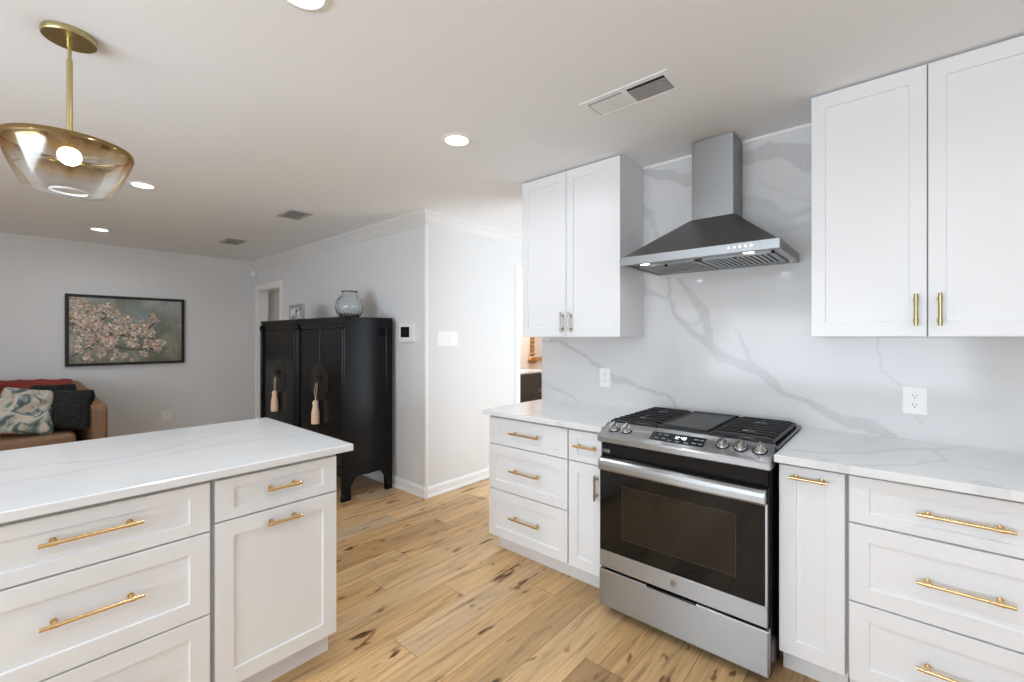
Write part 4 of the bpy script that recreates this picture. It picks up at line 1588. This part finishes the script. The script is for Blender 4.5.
def make_canvas():
    nu, nv = 330, 240
    u = np.linspace(0, 1, nu)
    v = np.linspace(0, 1, nv)
    U, V = np.meshgrid(u, v, indexing='ij')
    asp = (PY1 - PY0) / (PZ1 - PZ0)
    X = U * asp
    n1 = fnoise(X * 3, V * 3)
    n2 = fnoise(X * 9 + 20, V * 5 + 3)
    n3 = fnoise(X * 40, V * 14 + 8)
    c1 = np.array([0.20, 0.21, 0.175]); c2 = np.array([0.40, 0.42, 0.39]); c3 = np.array([0.145, 0.135, 0.075]); c4 = np.array([0.31, 0.30, 0.17])
    k = np.clip((n1 - 0.3) * 2.6, 0, 1)[..., None]
    img = c1 * (1 - k) + c2 * k
    k = np.clip((0.42 - V) * 2.0 + (n2 - 0.5) * 1.6, 0, 1)[..., None] * 0.8
    img = img * (1 - k) + c3 * k
    k = np.clip(1 - np.hypot((U - 0.88) / 0.14, (V - 0.33) / 0.2), 0, 1)[..., None]
    img = img * (1 - k * .8) + c4 * k * .8
    k = np.clip(1 - np.hypot((U - 0.6) / 0.2, (V - 0.72) / 0.3), 0, 1)[..., None]
    img = img * (1 - k * .7) + np.array([0.28, 0.36, 0.39]) * k * .7
    img = img * (0.82 + 0.4 * n3[..., None])
    rs = np.random.RandomState(3)

    def dab(cu, cv, a, b, th, col, al=1.0):
        cuA = cu * asp
        r = max(a, b) * 1.3
        i0, i1 = int((cuA - r) / asp * nu), int((cuA + r) / asp * nu) + 2
        j0, j1 = int((cv - r) * nv), int((cv + r) * nv) + 2
        i0, j0 = max(i0, 0), max(j0, 0)
        i1, j1 = min(i1, nu), min(j1, nv)
        if i1 <= i0 or j1 <= j0:
            return
        x = X[i0:i1, j0:j1] - cuA
        y = V[i0:i1, j0:j1] - cv
        c, s = math.cos(th), math.sin(th)
        d = ((x * c + y * s) / a) ** 2 + ((-x * s + y * c) / b) ** 2
        m = (np.clip((1.15 - d) / 0.3, 0, 1) * al)[..., None]
        img[i0:i1, j0:j1] = img[i0:i1, j0:j1] * (1 - m) + np.array(col) * m

    def line(p, q, w, col):
        n = int(math.hypot((q[0] - p[0]) * asp, q[1] - p[1]) / 0.008) + 2
        for t in np.linspace(0, 1, n):
            dab(p[0] + (q[0] - p[0]) * t + rs.uniform(-.002, .002), p[1] + (q[1] - p[1]) * t + rs.uniform(-.003, .003), w, w * .8, 0, col)
    br = (0.045, 0.03, 0.022)
    branches = [((0.0, 0.62), (0.2, 0.5)), ((0.2, 0.5), (0.42, 0.42)), ((0.42, 0.42), (0.62, 0.44)), ((0.62, 0.44), (0.8, 0.3)),
                ((0.2, 0.5), (0.3, 0.72)), ((0.3, 0.72), (0.24, 0.85)), ((0.42, 0.42), (0.55, 0.6)), ((0.1, 0.55), (0.18, 0.22)),
                ((0.2, 0.35), (0.5, 0.2)), ((0.5, 0.2), (0.85, 0.22)), ((0.03, 0.12), (0.2, 0.28)), ((0.55, 0.3), (0.75, 0.2)), ((0.62, 0.44), (0.72, 0.62))]
    for p, q in branches:
        line(p, q, 0.008, br)
    clusters = []
    for (cu, cv, sp_, n) in ((0.05, 0.75, .08, 12), (0.1, 0.9, .06, 6), (0.16, 0.72, .09, 13), (0.08, 0.52, .07, 10), (0.2, 0.6, .08, 10),
                             (0.26, 0.83, .05, 6), (0.33, 0.72, .06, 9), (0.3, 0.56, .07, 9), (0.4, 0.6, .06, 8), (0.2, 0.42, .08, 11),
                             (0.3, 0.34, .07, 9), (0.38, 0.5, .06, 8), (0.47, 0.66, .04, 5), (0.48, 0.38, .07, 8), (0.56, 0.3, .06, 7),
                             (0.6, 0.52, .06, 7), (0.66, 0.58, .05, 6), (0.74, 0.72, .035, 5), (0.7, 0.45, .06, 7), (0.68, 0.3, .06, 8), (0.77, 0.25, .05, 6),
                             (0.8, 0.32, .04, 4), (0.08, 0.32, .06, 5), (0.12, 0.15, .06, 5), (0.26, 0.15, .05, 4), (0.38, 0.2, .06, 5), (0.48, 0.12, .05, 4), (0.64, 0.16, .04, 3)):
        for _ in range(n):
            clusters.append((cu + rs.normal(0, sp_ * .6), cv + rs.normal(0, sp_ * .8)))
    pal = [(0.62, 0.50, 0.40), (0.70, 0.60, 0.50), (0.55, 0.40, 0.31), (0.72, 0.66, 0.58), (0.60, 0.44, 0.36), (0.50, 0.42, 0.33)]
    for (cu, cv) in clusters:
        r = rs.uniform(0.018, 0.046)
        a0 = rs.uniform(0, 6.28)
        for _ in range(2):
            dab(cu + rs.uniform(-.02, .02), cv + rs.uniform(-.03, .03), r * .8, r * .4, rs.uniform(0, 3), (0.10, 0.085, 0.06), .8)
        for k in range(5):
            th = a0 + k * 1.257
            col = np.array(pal[rs.randint(len(pal))]) * rs.uniform(.6, 1.25)
            dab(cu + r * .8 * math.cos(th) / asp, cv + r * .8 * math.sin(th), r * .72, r * .42, th, col, .95)
        dab(cu, cv, r * .34, r * .28, 0, (0.30, 0.15, 0.05) if rs.rand() < .6 else (0.4, 0.28, 0.08))
    for _ in range(90):
        dab(rs.uniform(0.55, 1), rs.uniform(0.05, .95), rs.uniform(.01, .03), .004, rs.uniform(0, 3), np.array((0.38, 0.40, 0.34)) * rs.uniform(.6, 1.2), .6)
    img = np.clip(img, 0, 1)
    hgt = XL + 0.024 + 0.002 * img.mean(-1)
    Y = PY0 + fw * .8 + U * (PY1 - PY0 - 1.6 * fw)
    Z = PZ0 + fw * .8 + V * (PZ1 - PZ0 - 1.6 * fw)
    P = np.stack([hgt, Y, Z], -1).reshape(-1, 3)
    Pb = np.array([[XL + .004, Y[0, 0], Z[0, 0]], [XL + .004, Y[-1, 0], Z[0, 0]], [XL + .004, Y[-1, 0], Z[0, -1]], [XL + .004, Y[0, 0], Z[0, -1]]])
    idx = np.arange(nu * nv).reshape(nu, nv)
    F = np.stack([idx[:-1, :-1], idx[1:, :-1], idx[1:, 1:], idx[:-1, 1:]], -1).reshape(-1, 4).tolist()
    n0 = nu * nv
    F.append([n0 + 3, n0 + 2, n0 + 1, n0])
    P = np.concatenate([P, Pb]) - np.array(pt.location)
    me = bpy.data.meshes.new('canvas')
    me.from_pydata(P.tolist(), [], F)
    ca = me.color_attributes.new('pigment', 'FLOAT_COLOR', 'POINT')
    col = np.ones((n0 + 4, 4), dtype=np.float32)
    col[:n0, :3] = img.reshape(-1, 3)
    ca.data.foreach_set('color', col.ravel())
    cm = pmat('painted_canvas', (0.3, 0.3, 0.3), 0.6)
    at = N(cm, 'ShaderNodeAttribute', attribute_name='pigment')
    L(cm, at.outputs['Color'], bsdf(cm).inputs['Base Color'])
    me.materials.append(cm)
    o = bpy.data.objects.new('canvas', me)
    C.objects.link(o)
    o.parent = pt


make_canvas()

# ------------------------------------------------------------------ SOFA
sf = thing('sofa', (-6.4, -0.35, 0), 'brown leather sofa with slanting arm against the far left wall', 'sofa')
SY1 = 0.672      # outer face of the visible arm
# arm: slanting top, profile in (x,z)
ap = [(-6.88, 0.06), (-6.88, 0.86), (-6.84, 0.895), (-6.74, 0.895), (-5.98, 0.715), (-5.93, 0.68), (-5.92, 0.62), (-5.94, 0.06)]
for y0_, y1_ in ((SY1 - 0.11, SY1), (-1.55, -1.44)):
    bm = extrude_poly(bmesh.new(), ap, 'y', y0_, y1_)
    bmesh.ops.bevel(bm, geom=bm.edges[:], offset=0.02, segments=3, affect='EDGES')
    if y0_ > 0:
        for v_ in bm.verts:
            v_.co.y += 0.16 * (v_.co.x + 5.92)
    obj('arm', bm, sofa_m, sf, smooth=True, angle=50)
bm = B(-6.90, -1.44, 0.10, -6.66, 0.40, 0.88, 0.04, 3)
obj('backrest', bm, sofa_m, sf, smooth=True, angle=50)
bm = B(-6.66, -1.44, 0.10, -5.95, 0.45, 0.30, 0.015, 2)
obj('seat_base', bm, sofa_m, sf, smooth=True, angle=50)
bm = B(-6.64, -1.435, 0.302, -5.93, 0.445, 0.455, 0.04, 4)
obj('seat_cushion', bm, sofa_m, sf, smooth=True, angle=50)
for x in (-6.82, -6.02):
    for y in (-1.5, 0.6):
        obj('leg', cyl(bmesh.new(), (x, y, 0), (x, y, 0.105), 0.022, 14, r2=0.03), frameb_m, sf, smooth=True, angle=40)


def pillow(name, center, size, rot, mat, label, cat='cushion', group=None, seed=1, rough=0.02, taper=0.0):
    """size (w,h,thickness): w,h in pillow plane"""
    n = 26
    rs = np.random.RandomState(seed)
    bm = bmesh.new()
    grid = {}
    w, h, t = size
    for side in (1, -1):
        for i in range(n + 1):
            for j in range(n + 1):
                u, v_ = -1 + 2 * i / n, -1 + 2 * j / n
                edge = i in (0, n) or j in (0, n)
                if side == -1 and edge:
                    grid[(side, i, j)] = grid[(1, i, j)]
                    continue
                # pull sides in between corners
                pu = 1 - 0.10 * (1 - v_ * v_) * abs(u) ** 2
                pv = 1 - 0.10 * (1 - u * u) * abs(v_) ** 2
                prof_ = ((1 - u ** 2) * (1 - v_ ** 2))
                z = side * t / 2 * max(prof_, 0) ** 0.42
                wr = (float(vnoise(np.array(u * 3 + seed), np.array(v_ * 3 + side))) - 0.5) * rough * (1 if not edge else 0.3)
                rc = 1 - 0.10 * (u * v_) ** 4
                grid[(side, i, j)] = bm.verts.new((u * w / 2 * pu * rc * (1 - taper * (v_ + 1) / 2), v_ * h / 2 * pv * rc, z + wr))
    for side in (1, -1):
        for i in range(n):
            for j in range(n):
                q = [grid[(side, i, j)], grid[(side, i + 1, j)], grid[(side, i + 1, j + 1)], grid[(side, i, j + 1)]]
                if side < 0:
                    q.reverse()
                bm.faces.new(q)
    M = Matrix.Translation(center) @ rot.to_4x4()
    bmesh.ops.transform(bm, matrix=M, verts=bm.verts)
    o = obj(name, bm, mat, None, smooth=True)
    # move origin to centre
    o.data.transform(Matrix.Translation(-Vector(center)))
    o.location = center
    return set_tags(o, label, cat, group)


def basis(right, up):
    r = Vector(right).normalized()
    u = Vector(up).normalized()
    n_ = r.cross(u).normalized()
    u = n_.cross(r)
    return Matrix((r, u, n_)).transposed()


rib_m = pmat('black_ribbed_fabric', (0.018, 0.018, 0.017), 0.9)
tcn = N(rib_m, 'ShaderNodeTexCoord')
wv = N(rib_m, 'ShaderNodeTexVoronoi')
wv.inputs['Scale'].default_value = 55
L(rib_m, tcn.outputs['Object'], wv.inputs['Vector'])
bpn = N(rib_m, 'ShaderNodeBump')
bpn.inputs['Strength'].default_value = 0.8
bpn.inputs['Distance'].default_value = 0.006
L(rib_m, wv.outputs['Distance'], bpn.inputs['Height'])
L(rib_m, bpn.outputs[0], bsdf(rib_m).inputs['Normal'])
rpp = N(rib_m, 'ShaderNodeValToRGB')
rpp.color_ramp.elements[0].color = (0.045, 0.043, 0.038, 1)
rpp.color_ramp.elements[1].color = (0.008, 0.008, 0.009, 1)
rpp.color_ramp.elements[1].position = 0.5
L(rib_m, wv.outputs['Distance'], rpp.inputs[0])
L(rib_m, rpp.outputs[0], bsdf(rib_m).inputs['Base Color'])

pat_m = pmat('floral_print_fabric', (0.6, 0.55, 0.47), 0.85)
tcn = N(pat_m, 'ShaderNodeTexCoord')
nz = N(pat_m, 'ShaderNodeTexNoise')
nz.inputs['Scale'].default_value = 7
nz.inputs['Detail'].default_value = 5
nz.inputs['Distortion'].default_value = 1.4
L(pat_m, tcn.outputs['Object'], nz.inputs['Vector'])
rpp = N(pat_m, 'ShaderNodeValToRGB')
el = rpp.color_ramp.elements
el[0].position = 0.40; el[0].color = (0.10, 0.13, 0.13, 1)
el[1].position = 0.60; el[1].color = (0.62, 0.56, 0.47, 1)
x_ = el.new(0.46); x_.color = (0.24, 0.30, 0.29, 1)
x_ = el.new(0.5); x_.color = (0.55, 0.51, 0.43, 1)
x_ = el.new(0.7); x_.color = (0.50, 0.37, 0.25, 1)
L(pat_m, nz.outputs[0], rpp.inputs[0])
L(pat_m, rpp.outputs[0], bsdf(pat_m).inputs['Base Color'])

red_m = pmat('coral_knit', (0.50, 0.10, 0.075), 0.95)
add_bump(red_m, 45, 0.8, 0.008, 3)
yel_m = pmat('black_gold_print', (0.02, 0.015, 0.012), 0.8)
tcn = N(yel_m, 'ShaderNodeTexCoord')
nz = N(yel_m, 'ShaderNodeTexNoise')
nz.inputs['Scale'].default_value = 8
L(yel_m, tcn.outputs['Object'], nz.inputs['Vector'])
rpp = N(yel_m, 'ShaderNodeValToRGB')
rpp.color_ramp.elements[0].position = 0.5
rpp.color_ramp.elements[0].color = (0.015, 0.012, 0.012, 1)
rpp.color_ramp.elements[1].position = 0.56
rpp.color_ramp.elements[1].color = (0.55, 0.28, 0.05, 1)
L(yel_m, nz.outputs[0], rpp.inputs[0])
L(yel_m, rpp.outputs[0], bsdf(yel_m).inputs['Base Color'])

pillow('cushion', (-6.12, 0.425, 0.66), (0.36, 0.42, 0.19), basis((0.62, 0.78, 0.0), (-0.18, 0.12, 1)), rib_m,
       'black ribbed cushion leaning on the sofa arm, in front of the other cushions', seed=2)
pillow('cushion', (-6.40, 0.30, 0.70), (0.36, 0.44, 0.15), basis((0.25, 0.94, 0.0), (-0.35, 0.1, 1)), rib_m,
       'black cushion half hidden between the patterned and the ribbed cushion', seed=3)
pillow('cushion', (-6.15, 0.112, 0.680), (0.50, 0.47, 0.17), basis((-0.05, 0.95, -0.20), (-0.40, 0.22, 1)), pat_m,
       'cream cushion with grey-green floral print on the sofa seat', seed=5, rough=0.07, taper=0.3)
pillow('cushion', (-6.40, -0.235, 0.79), (0.42, 0.40, 0.15), basis((-0.05, 1, 0), (-0.3, 0, 1)), yel_m,
       'black and gold patterned cushion at the left edge of the photo', seed=6)

# coral throw draped over sofa back
bm = bmesh.new()
path = [(-6.925, 0.50), (-6.925, 0.70), (-6.925, 0.88), (-6.905, 0.935), (-6.80, 0.945), (-6.69, 0.935), (-6.645, 0.90), (-6.615, 0.78), (-6.59, 0.64), (-6.57, 0.52), (-6.53, 0.475), (-6.40, 0.47), (-6.25, 0.468)]
ny = 60
top = []
for i, (x, z) in enumerate(path):
    row = []
    for j in range(ny + 1):
        y = -0.62 + 1.08 * j / ny
        k = float(vnoise(np.array(y * 9), np.array(i * 0.6)))
        dz = 0.018 * (k - 0.3) + 0.006 * math.sin(y * 40 + i)
        dx = 0.012 * k if i >= 5 else 0
        yy = y + (0.02 * math.sin(i * 1.7) if j in (0, ny) else 0)
        row.append(bm.verts.new((x + dx + (0.01 if i >= 6 else 0), yy, z - 0.012 + max(dz, 0) - (0.022 * max(0, (y - 0.1) / 0.36) if 3 <= i <= 6 else 0))))
    top.append(row)
for i in range(len(path) - 1):
    for j in range(ny):
        bm.faces.new((top[i][j], top[i][j + 1], top[i + 1][j + 1], top[i + 1][j]))
bmesh.ops.solidify(bm, geom=bm.faces[:], thickness=-0.012)
tb = obj('throw_blanket', bm, red_m, None, smooth=True)
set_tags(tb, 'coral red knitted throw draped over the sofa back behind the cushions', 'blanket')

# ------------------------------------------------------------------ powder room: vanity and mirror
va = thing('vanity', (-4.08, 5.1, 0), 'dark vanity cabinet with white top seen through the gap beyond the hall', 'vanity')
obj('cabinet_body', B(-4.345, 4.35, 0.08, -3.845, 5.04, 0.872, 0.002), vanity_m, va)
obj('vanity_top', B(-4.349, 4.33, 0.872, -3.828, 5.06, 0.905, 0.003), quartzc_m, va)
obj('toe_kick', B(-4.34, 4.36, 0, -3.9, 5.03, 0.08), vanity_m, va)
for z0, z1 in ((0.60, 0.86), (0.34, 0.595), (0.10, 0.335)):
    bm = bmesh.new()
    d = obj('drawer_front', B(-3.845, 4.365, z0, -3.828, 5.03, z1, 0.003), vanity_m, va)
    bm = cyl(bmesh.new(), (-3.828, 4.95, z0 + 0.03), (-3.815, 4.95, z0 + 0.03), 0.006, 14)
    cyl(bm, (-3.815, 4.95, z0 + 0.03), (-3.803, 4.95, z0 + 0.03), 0.014, 18, r2=0.011)
    obj('knob', bm, polish_m, d, smooth=True, angle=40)
mi = thing('wall_mirror', (-4.35, 5.75, 1.4), 'ornate gold-framed mirror above the vanity beyond the hall', 'mirror')
my0, my1, mz0, mz1 = 5.40, 6.10, 1.0, 1.95
bm = bmesh.new()
fw2 = 0.075
box(bm, -4.35, my0, mz0, -4.31, my0 + fw2, mz1, 0.015, 3)
box(bm, -4.35, my1 - fw2, mz0, -4.31, my1, mz1, 0.015, 3)
box(bm, -4.35, my0, mz0, -4.31, my1, mz0 + fw2 * .8, 0.015, 3)
box(bm, -4.35, my0, mz1 - fw2, -4.31, my1, mz1, 0.015, 3)
for k in range(14):
    u = k / 13
    bmesh.ops.create_uvsphere(bm, u_segments=10, v_segments=8, radius=0.028, matrix=Matrix.Translation((-4.305, my0 + fw2 / 2, mz0 + 0.05 + u * (mz1 - mz0 - 0.1))))
for (yy, zz, r) in ((my0 + .03, mz0 + .03, .06), (my0 + .02, mz0 + .11, .045), (my0 - .01, mz0 + .02, .045), (my0 + .11, mz0 + .01, .04), (my1 - .03, mz0 + .03, .06)):
    bmesh.ops.create_uvsphere(bm, u_segments=12, v_segments=8, radius=r, matrix=Matrix.Translation((-4.32, yy, zz)) @ Matrix.Diagonal((0.5, 1, 1, 1)))
obj('frame', bm, gold_m, mi, smooth=True, angle=50)
obj('mirror_glass', B(-4.349, my0 + .05, mz0 + .05, -4.325, my1 - .05, mz1 - .05), mirror_m, mi)
